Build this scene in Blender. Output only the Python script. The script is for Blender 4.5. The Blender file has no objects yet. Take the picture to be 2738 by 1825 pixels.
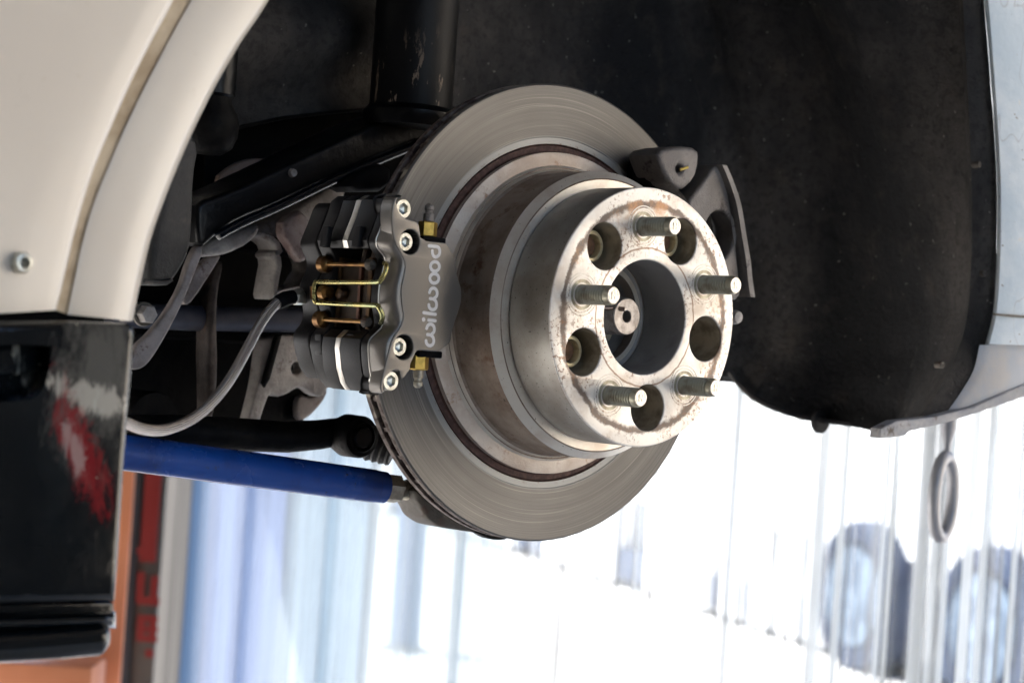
import bpy, bmesh, math, random
import numpy as np
from mathutils import Vector, Matrix
random.seed(7)
sc = bpy.context.scene
COL = sc.collection
PI = math.pi
# ------------------------------------------------------------------ camera
# hub axle runs along world Y (outwards = -Y), origin on the outer face of the wheel spacer; lengths below are in millimetres
D, OX, OZ, YAW, PITCH, ROLL, FPX = 1215.5, -84.32, -15.22, math.radians(41.297), math.radians(.4536), math.radians(3.935), 5148.3
fw = Vector((math.sin(YAW)*math.cos(PITCH), math.cos(YAW)*math.cos(PITCH), math.sin(PITCH)))
_r0 = fw.cross(Vector((0, 0, 1))).normalized(); _u0 = _r0.cross(fw)
rt = _r0*math.cos(ROLL) + _u0*math.sin(ROLL)
up = -_r0*math.sin(ROLL) + _u0*math.cos(ROLL)
CAM = -D*fw + OX*rt + OZ*up
cd = bpy.data.cameras.new('camera'); cam = bpy.data.objects.new('camera', cd); COL.objects.link(cam)
cd.sensor_width = 36.0; cd.lens = FPX/2738*36
M = Matrix((rt, up, -fw)).transposed().to_4x4(); M.translation = CAM*.001
cam.matrix_world = M
cd.clip_start = .05; cd.clip_end = 300
cd.dof.use_dof = True; cd.dof.focus_distance = 1.215; cd.dof.aperture_fstop = 9.0; cd.dof.aperture_blades = 0
sc.camera = cam
# ------------------------------------------------------------------ daylight
SUNV = Vector((-.30, .50, .81)).normalized()
elev = math.asin(SUNV.z); azim = math.atan2(SUNV.x, SUNV.y)
w = bpy.data.worlds.new('World'); sc.world = w; w.use_nodes = True
nt = w.node_tree
sky = nt.nodes.new('ShaderNodeTexSky'); sky.sky_type = 'NISHITA'; sky.sun_disc = False
sky.sun_elevation = elev; sky.sun_rotation = azim
sky.air_density = 1.0; sky.dust_density = 2.0; sky.ozone_density = 1.0
bg = nt.nodes['Background']; bg.inputs['Strength'].default_value = .13
nt.links.new(sky.outputs[0], bg.inputs['Color'])
sd = bpy.data.lights.new('sun', 'SUN'); sd.energy = 4.6; sd.angle = math.radians(.53); sd.color = (1, .95, .88)
so = bpy.data.objects.new('sun', sd); COL.objects.link(so)
so.rotation_mode = 'QUATERNION'; so.rotation_quaternion = SUNV.to_track_quat('Z', 'Y'); so.location = (0, 0, 8)
sc.view_settings.view_transform = 'Standard'; sc.view_settings.look = 'None'
sc.view_settings.exposure = 1.95; sc.view_settings.gamma = 1.0
sc.render.engine = 'CYCLES'
sc.cycles.use_denoising = True
try: sc.cycles.denoiser = 'OPENIMAGEDENOISE'
except Exception: pass
sc.cycles.max_bounces = 10; sc.cycles.diffuse_bounces = 5; sc.cycles.glossy_bounces = 5; sc.cycles.transparent_max_bounces = 24
sc.cycles.caustics_reflective = False; sc.cycles.caustics_refractive = False; sc.cycles.sample_clamp_indirect = 6.0

# ------------------------------------------------------------------ picture point -> place on a real plane
K = 2738/2352.0
def ray(x, y): return fw + rt*((x-1369)/FPX) - up*((y-912.5)/FPX)
def aty(x, y, Y):
    d = ray(x, y); return CAM + d*((Y-CAM.y)/d.y)
def vy(x, y, Y): return aty(x*K, y*K, Y)
def atd(x, y, dep): return CAM + ray(x, y)*dep
def c1(x, y, Y): return aty(780+x/2.614, 480+y/2.614, Y)
def xz(P): return (P.x, P.z)

# ------------------------------------------------------------------ materials
class Mt:
    def __init__(s, name):
        s.m = bpy.data.materials.new(name); s.m.use_nodes = True; s.t = s.m.node_tree
        s.b = s.t.nodes['Principled BSDF']; s.out = s.t.nodes['Material Output']
        s.co = s.t.nodes.new('ShaderNodeTexCoord'); s.obj = s.co.outputs['Object']
    def n(s, k, **kw):
        nd = s.t.nodes.new('ShaderNode'+k)
        for a, v in kw.items(): setattr(nd, a, v)
        return nd
    def l(s, a, b): s.t.links.new(a, b)
    def put(s, sock, v):
        if isinstance(v, bpy.types.NodeSocket): s.l(v, sock)
        elif isinstance(v, (tuple, list)) and len(v) == 3 and sock.type == 'RGBA': sock.default_value = (*v, 1)
        else: sock.default_value = v
    def math(s, op, a, b=0.0, c=None, clamp=False):
        nd = s.n('Math', operation=op, use_clamp=clamp); s.put(nd.inputs[0], a); s.put(nd.inputs[1], b)
        if c is not None: s.put(nd.inputs[2], c)
        return nd.outputs[0]
    def noise(s, scale, detail=4, rough=.55, vec=None, dist=0.0, col=False):
        nd = s.n('TexNoise'); nd.inputs['Scale'].default_value = scale; nd.inputs['Detail'].default_value = detail
        nd.inputs['Roughness'].default_value = rough; nd.inputs['Distortion'].default_value = dist
        s.l(vec if vec is not None else s.obj, nd.inputs['Vector'])
        return nd.outputs['Color' if col else 'Fac']
    def voro(s, scale, vec=None):
        nd = s.n('TexVoronoi'); nd.inputs['Scale'].default_value = scale; s.l(vec if vec is not None else s.obj, nd.inputs['Vector']); return nd.outputs['Distance']
    def scl(s, v, off=(0, 0, 0), vec=None, rot=(0, 0, 0)):
        nd = s.n('Mapping'); nd.inputs['Scale'].default_value = v; nd.inputs['Location'].default_value = off; nd.inputs['Rotation'].default_value = rot
        s.l(vec if vec is not None else s.obj, nd.inputs['Vector']); return nd.outputs[0]
    def ramp(s, fac, a, b):      # smooth 0..1 between a and b
        nd = s.n('MapRange', interpolation_type='SMOOTHSTEP'); s.put(nd.inputs['Value'], fac)
        nd.inputs['From Min'].default_value = a; nd.inputs['From Max'].default_value = b; return nd.outputs[0]
    def mix(s, fac, a, b):
        nd = s.n('Mix', data_type='RGBA'); s.put(nd.inputs[0], fac); s.put(nd.inputs[6], a); s.put(nd.inputs[7], b); return nd.outputs[2]
    def mixf(s, fac, a, b):
        nd = s.n('Mix', data_type='FLOAT'); s.put(nd.inputs[0], fac); s.put(nd.inputs[2], a); s.put(nd.inputs[3], b); return nd.outputs[0]
    def bump(s, h, dist, strength=1.0, prev=None):
        nd = s.n('Bump'); nd.inputs['Distance'].default_value = dist; nd.inputs['Strength'].default_value = strength; s.l(h, nd.inputs['Height'])
        if prev is not None: s.l(prev, nd.inputs['Normal'])
        s.l(nd.outputs[0], s.b.inputs['Normal']); return nd.outputs[0]
    def set(s, color=None, rough=None, metal=None, **kw):
        if color is not None: s.put(s.b.inputs['Base Color'], color)
        if rough is not None: s.put(s.b.inputs['Roughness'], rough)
        if metal is not None: s.put(s.b.inputs['Metallic'], metal)
        for k, v in kw.items(): s.put(s.b.inputs[k.replace('_', ' ')], v)
        return s.m
    def sep(s):
        nd = s.n('SeparateXYZ'); s.l(s.obj, nd.inputs[0]); return nd.outputs
    def radial(s):               # distance from the axle and angle round it
        x, y, z = s.sep()
        r = s.math('SQRT', s.math('ADD', s.math('MULTIPLY', x, x), s.math('MULTIPLY', z, z)))
        return r, s.math('ARCTAN2', z, x)
    def comb(s, a, b, c=0.0):
        nd = s.n('CombineXYZ'); s.put(nd.inputs[0], a); s.put(nd.inputs[1], b); s.put(nd.inputs[2], c); return nd.outputs[0]

def basic(name, col, rough=.5, metal=0., col2=None, scale=40, lo=.4, hi=.65, bump=0., bscale=300, rvar=.12, coat=0., spec=.5):
    m = Mt(name); c = col
    nz = m.noise(scale, 6, .6)
    if col2 is not None: c = m.mix(m.ramp(nz, lo, hi), col, col2)
    rr = m.math('ADD', m.math('MULTIPLY', m.noise(scale*2.3, 4), rvar*2), rough-rvar, clamp=True)
    if bump: m.bump(m.noise(bscale, 5, .6), bump)
    mm = m.set(c, rr, metal); m.b.inputs['Specular IOR Level'].default_value = spec
    if coat: m.b.inputs['Coat Weight'].default_value = coat; m.b.inputs['Coat Roughness'].default_value = .08
    return mm

def m_rotor():
    m = Mt('rotor_steel'); r, a = m.radial()
    rings = m.noise(1.0, 6, .7, m.comb(m.math('MULTIPLY', r, 1400.), m.math('MULTIPLY', a, .6)))
    fine = m.noise(1.0, 3, .7, m.comb(m.math('MULTIPLY', r, 6000.), m.math('MULTIPLY', a, 2.)))
    scr = m.ramp(m.noise(1.0, 2, .5, m.comb(m.math('MULTIPLY', r, 900.), m.math('MULTIPLY', a, .9), 3.)), .62, .68)
    c = m.mix(m.ramp(rings, .3, .7), (.115, .108, .100), (.195, .186, .172))
    c = m.mix(m.math('MULTIPLY', scr, .55), c, (.34, .32, .29))
    blot = m.ramp(m.noise(14, 3), .35, .7)
    c = m.mix(m.math('MULTIPLY', blot, .35), c, (.11, .10, .09))
    inner = m.math('SUBTRACT', 1.0, m.ramp(r, .1166, .1180))
    c = m.mix(m.math('MULTIPLY', inner, .6), c, (.36, .37, .37))
    rusty = m.math('MULTIPLY', m.ramp(m.noise(260, 3), .55, .7), m.math('SUBTRACT', 1.0, m.ramp(r, .1120, .1150)))
    c = m.mix(rusty, c, (.12, .05, .035))
    m.bump(m.math('ADD', rings, m.math('MULTIPLY', fine, .6)), .00010, .9)
    return m.set(c, m.mixf(rings, .42, .56), .6)
def m_rotor_rim():
    m = Mt('rotor_rim_rust'); r, a = m.radial(); y = m.sep()[1]
    nz = m.noise(120, 5, .65)
    c = m.mix(m.ramp(nz, .4, .6), (.045, .024, .018), (.16, .13, .115))
    c = m.mix(m.ramp(m.noise(45, 2), .6, .66), c, (.38, .33, .26))
    m.bump(m.noise(500, 4), .0003)
    return m.set(c, .62, .4)
def m_hat():
    m = Mt('rotor_hat_worn_steel')
    c = m.mix(m.ramp(m.noise(18, 5, .65), .38, .62), (.20, .145, .11), (.38, .315, .26))
    c = m.mix(m.ramp(m.noise(55, 4, .7), .55, .72), c, (.16, .085, .05))
    c = m.mix(m.ramp(m.noise(420, 2), .68, .74), c, (.05, .035, .03))
    m.bump(m.noise(900, 4, .7), .00012)
    return m.set(c, m.mixf(m.noise(60, 3), .42, .62), .4)
def m_alloy(name, c1=(.80, .76, .70), rust=1.0, metal=.9, rough=.33):
    m = Mt(name); r, a = m.radial(); y = m.sep()[1]
    cl = m.noise(34, 6, .7)
    c = m.mix(m.ramp(cl, .42, .70), c1, (.62, .54, .46))
    if rust:
        wob = m.math('ADD', r, m.math('MULTIPLY', m.math('SUBTRACT', m.noise(70, 4, .7), .5), .010))
        band = m.math('MULTIPLY', m.ramp(wob, .0675, .0705), m.math('SUBTRACT', 1.0, m.ramp(wob, .0725, .0745)))
        br = m.math('MULTIPLY', band, m.ramp(m.noise(38, 5, .75, m.scl((1, 1, 1), (3, 1, 7))), .24, .42))
        c = m.mix(m.math('MULTIPLY', br, .9), c, (.09, .06, .045))
        gl = m.math('MULTIPLY', m.math('MULTIPLY', m.ramp(wob, .054, .067), m.math('SUBTRACT', 1.0, m.ramp(wob, .0725, .0745))), m.ramp(m.noise(22, 6, .8, m.scl((1, 1, 1), (9, 2, 5))), .50, .68))
        c = m.mix(m.math('MULTIPLY', gl, .8), c, (.50, .27, .13))
        g2 = m.math('COMPARE', m.math('ADD', r, m.math('MULTIPLY', m.math('SUBTRACT', m.noise(150, 2), .5), .0015)), .0436, .0006)
        c = m.mix(m.math('MULTIPLY', g2, .75), c, (.22, .12, .06))
        sp = m.math('MULTIPLY', m.ramp(m.noise(330, 3, .7), .52, .60), m.ramp(m.noise(25, 3, .6, m.scl((1, 1, 1), (1, 8, 2))), .45, .6))
        c = m.mix(m.math('MULTIPLY', sp, .8), c, (.22, .12, .07))
    dark = m.ramp(m.noise(520, 2), .70, .76)
    c = m.mix(dark, c, (.10, .07, .05))
    m.bump(m.noise(380, 5, .6), .00006)
    return m.set(c, m.mixf(cl, rough-.06, rough+.14), metal)
def m_spacer_side():
    m = Mt('spacer_side_dull'); x, y, z = m.sep()
    c = m.mix(m.ramp(m.noise(26, 5, .6), .35, .65), (.40, .38, .345), (.27, .24, .205))
    c = m.mix(m.ramp(m.noise(600, 2), .66, .72), c, (.10, .09, .08))
    m.bump(m.noise(700, 4, .6, m.scl((1, .25, 1))), .00005)
    return m.set(c, m.mixf(m.noise(30, 3), .36, .55), .5)
def m_caliper():
    m = Mt('hard_anodised_grey')
    c = m.mix(m.noise(1600, 2), (.165, .153, .138), (.22, .205, .188))
    m.bump(m.noise(1800, 3), .00004)
    return m.set(c, .40, .7)
def m_braid():
    m = Mt('braided_steel_hose')
    uv = m.co.outputs['UV']; s = m.n('SeparateXYZ'); m.l(uv, s.inputs[0]); u, v = s.outputs[0], s.outputs[1]
    a = m.math('SINE', m.math('ADD', m.math('MULTIPLY', u, 2*PI*9), m.math('MULTIPLY', v, 2600.)))
    b = m.math('SINE', m.math('SUBTRACT', m.math('MULTIPLY', u, 2*PI*9), m.math('MULTIPLY', v, 2600.)))
    h = m.math('MULTIPLY', a, b)
    m.bump(h, .0003)
    return m.set(m.mix(m.ramp(h, -.8, .5), (.07, .055, .05), (.72, .66, .62)), .24, .95)
def m_liner():
    m = Mt('wheel_well_undercoat')
    g = m.noise(260, 6, .7); big = m.noise(5.5, 5, .6, m.scl((1.2, 1, .55), (.2, .1, .4)))
    c = m.mix(m.ramp(big, .42, .72), (.012, .012, .013), (.088, .079, .072))
    c = m.mix(m.math('MULTIPLY', m.ramp(m.noise(30, 5, .7), .5, .75), .5), c, (.075, .06, .048))
    c = m.mix(m.ramp(m.noise(210, 2, .4), .735, .76), c, (.20, .19, .17))
    c = m.mix(m.math('MULTIPLY', m.ramp(m.noise(140, 6, .75), .46, .62), .45), c, (.004, .004, .0045))
    m.bump(m.math('ADD', g, m.math('MULTIPLY', m.noise(30, 4), 2.)), .0022)
    m.b.inputs['Specular IOR Level'].default_value = .28
    return m.set(c, m.mixf(big, .55, .8), 0.)
def m_fender():
    m = Mt('cream_white_paint')
    c = m.mix(m.ramp(m.noise(6, 4, .6), .35, .7), (.70, .645, .565), (.66, .59, .505))
    c = m.mix(m.math('MULTIPLY', m.ramp(m.noise(70, 5, .7), .62, .75), .22), c, (.42, .32, .2))
    m.bump(m.noise(35, 2), .0003, .3)
    mm = m.set(c, .36, 0.); m.b.inputs['Coat Weight'].default_value = .5; m.b.inputs['Coat Roughness'].default_value = .12; return mm
def m_bumper():
    m = Mt('weathered_pale_blue_paint'); x, y, z = m.sep()
    c = m.mix(m.ramp(m.noise(16, 5, .65), .38, .62), (.74, .82, .88), (.58, .69, .78))
    c = m.mix(m.ramp(m.noise(38, 5, .75, m.scl((1, 1, .6), (1, 0, 4))), .62, .68), c, (.72, .74, .72))
    crack = m.math('COMPARE', m.noise(13, 3, .6, m.scl((1, 1, .5), (5, 0, 3))), .56, .0035)
    c = m.mix(m.math('MULTIPLY', crack, .22), c, (.16, .13, .11))
    c = m.mix(m.ramp(m.noise(300, 2), .70, .75), c, (.2, .17, .14))
    m.bump(m.noise(50, 4), .0008)
    return m.set(c, .45, 0.)
def m_skirt():
    m = Mt('glossy_black_painted_reflections'); x, y, z = m.sep()
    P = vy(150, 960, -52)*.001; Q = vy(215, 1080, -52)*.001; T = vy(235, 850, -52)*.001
    def blob(cx, cz, sx, sz, rot=0., lo=1.0, hi=.25, nz=26, amt=.9, off=0):
        ax = m.math('SUBTRACT', x, cx); az = m.math('SUBTRACT', z, cz); cr, sr = math.cos(rot), math.sin(rot)
        u = m.math('DIVIDE', m.math('ADD', m.math('MULTIPLY', ax, cr), m.math('MULTIPLY', az, sr)), sx)
        v = m.math('DIVIDE', m.math('SUBTRACT', m.math('MULTIPLY', az, cr), m.math('MULTIPLY', ax, sr)), sz)
        d = m.math('SQRT', m.math('ADD', m.math('MULTIPLY', u, u), m.math('MULTIPLY', v, v)))
        wv = m.scl((1, 1, .32), (off, off, off), rot=(0, -.35, 0))
        d = m.math('ADD', d, m.math('MULTIPLY', m.math('SUBTRACT', m.noise(nz*3, 6, .8, wv, .6), .5), amt*2.2))
        return m.ramp(d, lo, hi)
    c = m.mix(m.ramp(m.noise(9, 5, .6), .45, .75), (.0025, .004, .0055), (.006, .010, .013))
    c = m.mix(m.math('MULTIPLY', blob(T.x, T.z, .032, .048, -.2, 1.0, .2, off=2, amt=1.1), .20), c, (.42, .40, .35))  # broad grey sheen, a reflection painted into the black
    wt = blob(P.x+.014, P.z+.010, .030, .008, -.25, 1.0, .55, nz=45, off=5, amt=1.5)  # rippled white reflection, painted as colour
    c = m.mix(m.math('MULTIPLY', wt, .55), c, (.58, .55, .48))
    rd = blob(Q.x-.006, Q.z+.010, .012, .036, .42, 1.0, .35, nz=42, off=9, amt=1.5)  # red reflection of the surroundings, painted as colour
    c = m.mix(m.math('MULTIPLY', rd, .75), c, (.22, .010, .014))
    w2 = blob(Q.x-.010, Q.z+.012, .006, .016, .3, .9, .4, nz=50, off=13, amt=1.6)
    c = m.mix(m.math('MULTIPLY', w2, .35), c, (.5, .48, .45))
    c = m.mix(m.math('MULTIPLY', m.ramp(m.noise(75, 3, .6, m.scl((1, 1, .3), (1, 2, 5))), .71, .75), .45), c, (.45, .46, .42))
    c = m.mix(m.ramp(m.noise(150, 2, .5), .76, .78), c, (.5, .46, .36))
    m.bump(m.noise(22, 5, .6), .0018, .6)
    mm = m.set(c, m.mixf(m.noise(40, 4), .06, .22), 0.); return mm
def m_strut():
    m = Mt('chipped_black_strut_paint'); x, y, z = m.sep()
    st = m.noise(1., 4, .7, m.scl((170, 170, 34)))
    low = m.math('SUBTRACT', 1., m.ramp(z, .12, .20))
    k = m.math('MULTIPLY', m.ramp(st, .60, .63), low)
    c = m.mix(k, (.0025, .0025, .003), (.34, .26, .19))
    m.bump(m.noise(90, 4), .0005); m.b.inputs['Specular IOR Level'].default_value = .2
    return m.set(c, .5, 0.)
def m_cast(name, a, b, dirt=(.10, .06, .045), rough=.6, metal=.3, bscale=240, bd=.0012):
    m = Mt(name); n1 = m.noise(22, 6, .65)
    c = m.mix(m.ramp(n1, .4, .62), a, b)
    c = m.mix(m.ramp(m.noise(60, 5, .75, m.scl((1, 1, 1), (2, 5, 1))), .56, .70), c, dirt)
    m.bump(m.math('ADD', m.noise(bscale, 4, .7), m.math('MULTIPLY', n1, 1.5)), bd)
    return m.set(c, rough, metal)
def m_strip(name, tint, veil, soff):
    m = Mt(name)
    m.t.nodes.remove(m.b)
    s1 = m.noise(1., 6, .75, m.scl((1, 1, .004), (soff, soff, 0)), 0.)
    st = m.noise(75., 6, .8, m.scl((1, 1, .006), (soff, soff*.7, 0)))
    soft = m.noise(9., 3, .6, m.scl((1, 1, .12), (soff*3, soff, 0)))
    fine = m.noise(160., 4, .8, m.scl((1, 1, .004), (soff*5, soff, 0)))
    f = m.math('ADD', m.math('MULTIPLY', m.ramp(st, .50, .66), .16), m.math('ADD', m.math('MULTIPLY', m.ramp(soft, .45, .7), .05), veil), clamp=True)
    shade = m.mixf(m.ramp(st, .38, .62), .55, 1.15)
    shade = m.math('MULTIPLY', shade, m.mixf(m.ramp(fine, .35, .65), .74, 1.10))
    def tinted(k):
        nd = m.n('Mix', data_type='RGBA', blend_type='MULTIPLY'); nd.inputs[0].default_value = 1.0
        nd.inputs[6].default_value = (k*tint[0], k*tint[1], k*tint[2], 1)
        cc_ = m.n('CombineColor'); [m.l(shade, cc_.inputs[q_]) for q_ in range(3)]; m.l(cc_.outputs[0], nd.inputs[7]); return nd.outputs[2]
    tr = m.n('BsdfTransparent')
    m.l(m.mix(m.math('MULTIPLY', m.ramp(st, .50, .56), m.ramp(fine, .42, .54)), tuple(tint), tuple(t_*.34 for t_ in tint)), tr.inputs[0])
    df = m.n('BsdfTranslucent'); m.l(tinted(.88), df.inputs[0])
    d2 = m.n('BsdfDiffuse'); m.l(tinted(.74), d2.inputs[0])
    mx = m.n('MixShader'); mx.inputs[0].default_value = .4; m.l(df.outputs[0], mx.inputs[1]); m.l(d2.outputs[0], mx.inputs[2])
    gl = m.n('BsdfGlossy'); gl.inputs['Roughness'].default_value = .15
    m2 = m.n('MixShader'); m.l(f, m2.inputs[0]); m.l(tr.outputs[0], m2.inputs[1]); m.l(mx.outputs[0], m2.inputs[2])
    m3 = m.n('MixShader'); m3.inputs[0].default_value = .05; m.l(m2.outputs[0], m3.inputs[1]); m.l(gl.outputs[0], m3.inputs[2])
    m.l(m3.outputs[0], m.out.inputs[0]); return m.m

MR, MRR, MH = m_rotor(), m_rotor_rim(), m_hat()
MRU = basic('dark_rust_groove', (.050, .022, .016), .8, 0, (.10, .05, .04), 260, bump=.0004, bscale=500)
MFL = m_cast('hat_flare_tan_rust', (.46, .37, .30), (.60, .53, .46), (.30, .17, .10), .5, .4, 500, .0004)
MHF = m_alloy('hat_face_bright', (.72, .68, .61), rust=0, metal=.75, rough=.42)
MSP = m_alloy('spacer_face_alloy', (.78, .75, .70), metal=.5, rough=.42); MSS = m_spacer_side()
MSB = basic('spacer_bore_machined', (.36, .35, .34), .45, .1, (.27, .26, .25), 40)
MPK = basic('spacer_pocket_grimy', (.46, .40, .30), .5, .1, (.22, .18, .125), 60)
MCAL = m_caliper()
MCALD = basic('caliper_shaded_sides', (.006, .0055, .0065), .46, 0, (.010, .009, .010), 900, bump=.00004, bscale=1600, spec=.22)  # near-black copy of the caliper grey; the shade on its sides is painted in
MCSH = basic('caliper_shim_silver', (.60, .57, .52), .33, .9, (.5, .47, .42), 90)
MBOLT = basic('zinc_plated_steel', (.66, .67, .62), .33, .85, (.45, .44, .38), 250, bump=.0001, bscale=900)
MSTUD = basic('stud_plated_steel', (.46, .44, .34), .36, .4, (.28, .23, .16), 120)
MSTE = basic('stud_end_bright', (.78, .76, .72), .4, .7, (.55, .5, .44), 500, bump=.0002, bscale=500)
MGOLD = basic('yellow_zinc_wire', (.44, .36, .13), .26, .9, (.32, .34, .17), 60)
MPIN = basic('pad_pin_gold', (.26, .14, .045), .35, .9, (.14, .07, .03), 120)
MBRASS = basic('brass_fitting', (.78, .52, .13), .34, .9, (.60, .40, .10), 200, bump=.0002, bscale=700)
MRED = basic('red_seal', (.45, .05, .03), .4)
MBLK = basic('black_rubber', (.005, .005, .006), .55, 0, (.010, .010, .011), 60, spec=.06)
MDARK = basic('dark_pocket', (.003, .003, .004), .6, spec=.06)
MPAD = basic('pad_backing_bronze', (.14, .075, .03), .45, .6, (.06, .035, .02), 70)
MPADF = basic('pad_friction', (.05, .03, .025), .9, 0, (.10, .05, .04), 300, bump=.0004, bscale=700)
MLOGO = basic('laser_etched_lettering', (.80, .78, .76), .6, .1)
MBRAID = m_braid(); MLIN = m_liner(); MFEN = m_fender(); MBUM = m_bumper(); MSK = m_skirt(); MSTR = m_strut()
MGRV = basic('grimy_groove_brown', (.56, .45, .31), .6, 0, (.38, .28, .17), 30, bump=.0004)
MARM = basic('satin_black_arm', (.0012, .0015, .0022), .34, 0, (.003, .003, .0035), 30, bump=.0006, bscale=120, spec=.22)
MARM2 = basic('dull_black_arm', (.003, .003, .0035), .5, 0, (.010, .009, .008), 40, bump=.0008, bscale=160, spec=.06)
def m_blue():
    m = Mt('blue_powder_coat')
    c = m.mix(m.ramp(m.noise(25, 6, .6), .4, .65), (.006, .058, .30), (.008, .036, .19))
    c = m.mix(m.math('MULTIPLY', m.ramp(m.noise(60, 6, .8), .58, .7), .5), c, (.03, .035, .06))
    c = m.mix(m.ramp(m.noise(230, 3, .6), .70, .73), c, (.012, .014, .02))
    c = m.mix(m.math('MULTIPLY', m.ramp(m.noise(1., 4, .7, m.scl((18, 18, 400))), .68, .72), .35), c, (.25, .30, .42))
    m.bump(m.noise(60, 5), .0005)
    return m.set(c, m.mixf(m.noise(40, 4), .16, .36), .05)
MBLUE = m_blue()

MNUT = basic('dull_steel_nut', (.42, .39, .32), .5, .8, (.22, .19, .15), 90, bump=.0008, bscale=200)
MCST = m_cast('dirty_cast_aluminium', (.22, .20, .19), (.46, .43, .40), metal=.1)
MCST2 = m_cast('dusty_grey_bracket', (.18, .155, .145), (.34, .30, .285))
MIRON = m_cast('dark_cast_iron', (.16, .145, .135), (.24, .22, .205), (.05, .04, .035), .5, .5, 700, .0008)
MKN = m_cast('brown_grimy_knuckle', (.07, .06, .05), (.13, .115, .095))
MUND = basic('underbody_black', (.0012, .0012, .0015), .7, 0, (.004, .0035, .003), 18, bump=.001, bscale=90, spec=.06)
MTANK = m_cast('dusty_plastic_shield', (.010, .010, .010), (.032, .030, .028), (.07, .058, .048), .65, 0.)
MTAN = basic('tan_lit_patch', (.26, .19, .15), .7, 0, (.17, .12, .095), 30)
MFLG = m_cast('flaking_grey_flange', (.34, .34, .36), (.48, .46, .44), (.14, .11, .09), .7, 0.)

# ------------------------------------------------------------------ mesh helpers (mm in, metres out)
S = .001
def link(name, me, mat, parent=None, angle=35, smooth=True):
    if mat is not None:
        [me.materials.append(x) for x in (mat if isinstance(mat, (list, tuple)) else [mat])]
    if smooth and len(me.polygons):
        me.polygons.foreach_set('use_smooth', [True]*len(me.polygons)); me.set_sharp_from_angle(angle=math.radians(angle))
    me.update()
    o = bpy.data.objects.new(name, me); COL.objects.link(o)
    if parent is not None:
        o.parent = parent; o.matrix_parent_inverse = world_inv(parent)
    return o
def world_inv(p):
    m = Matrix.Translation(p.location) @ p.rotation_euler.to_matrix().to_4x4()
    q = p
    if p.parent is not None:
        m = world_of(p)
    return m.inverted()
def world_of(o):
    m = Matrix.Translation(o.location) @ o.rotation_euler.to_matrix().to_4x4()
    return m if o.parent is None else world_of(o.parent) @ o.matrix_parent_inverse @ m
def tag(o, label=None, cat=None, group=None, kind=None):
    if label: o['label'] = label
    if cat: o['category'] = cat
    if group: o['group'] = group
    if kind: o['kind'] = kind
    return o
def thing(name, loc, label, cat, group=None):
    o = bpy.data.objects.new(name, None); COL.objects.link(o); o.location = Vector(loc)*S; o.empty_display_size = .02
    return tag(o, label, cat, group)
def pydata(vs, fs, mats=None):
    me = bpy.data.meshes.new('m'); me.from_pydata([tuple(Vector(v)*S) for v in vs], [], fs)
    if mats: me.polygons.foreach_set('material_index', mats)
    bm = bmesh.new(); bm.from_mesh(me); bmesh.ops.recalc_face_normals(bm, faces=bm.faces); bm.to_mesh(me); bm.free()
    return me
def lathe(prof, c=(0, 0, 0), axis='y', seg=96, M4=None, mids=None, closed=False, cap0=True, cap1=True):
    """prof: list of (radius, position along the axis)."""
    vs, fs, mi = [], [], []
    for (r, h) in prof:
        for k in range(seg):
            a = 2*PI*k/seg; vs.append(Vector((r*math.cos(a), h, r*math.sin(a))))
    n = len(prof)
    for i in range(n if closed else n-1):
        j = (i+1) % n
        for k in range(seg):
            k2 = (k+1) % seg; fs.append((i*seg+k, i*seg+k2, j*seg+k2, j*seg+k)); mi.append(mids[i] if mids else 0)
    if not closed:
        if cap0 and prof[0][0] > .01: fs.append(tuple(range(seg))); mi.append(mids[0] if mids else 0)
        if cap1 and prof[-1][0] > .01: fs.append(tuple((n-1)*seg+k for k in range(seg))); mi.append(mids[-1] if mids else 0)
    R = Matrix.Identity(3)
    if axis == 'z': R = Matrix.Rotation(PI/2, 3, 'X')
    if axis == 'x': R = Matrix.Rotation(-PI/2, 3, 'Z')
    if isinstance(axis, Vector): R = axis.normalized().to_track_quat('Y', 'Z').to_matrix()
    c = Vector(c)
    vs = [R @ v + c for v in vs]
    return pydata(vs, fs, mi if mids else None)
def circ(cx, cz, r, n=48, a0=0.): return [(cx+r*math.cos(a0+2*PI*k/n), cz+r*math.sin(a0+2*PI*k/n)) for k in range(n)]
def smooth_loop(pts, it=2, closed=True):
    for _ in range(it):
        q = []; n = len(pts)
        rng = range(n) if closed else range(n-1)
        if not closed: q.append(pts[0])
        for i in rng:
            a, b = pts[i], pts[(i+1) % n]
            q.append(tuple(a[k]*.75+b[k]*.25 for k in range(len(a)))); q.append(tuple(a[k]*.25+b[k]*.75 for k in range(len(a))))
        if not closed: q.append(pts[-1])
        pts = q
    return pts
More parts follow.
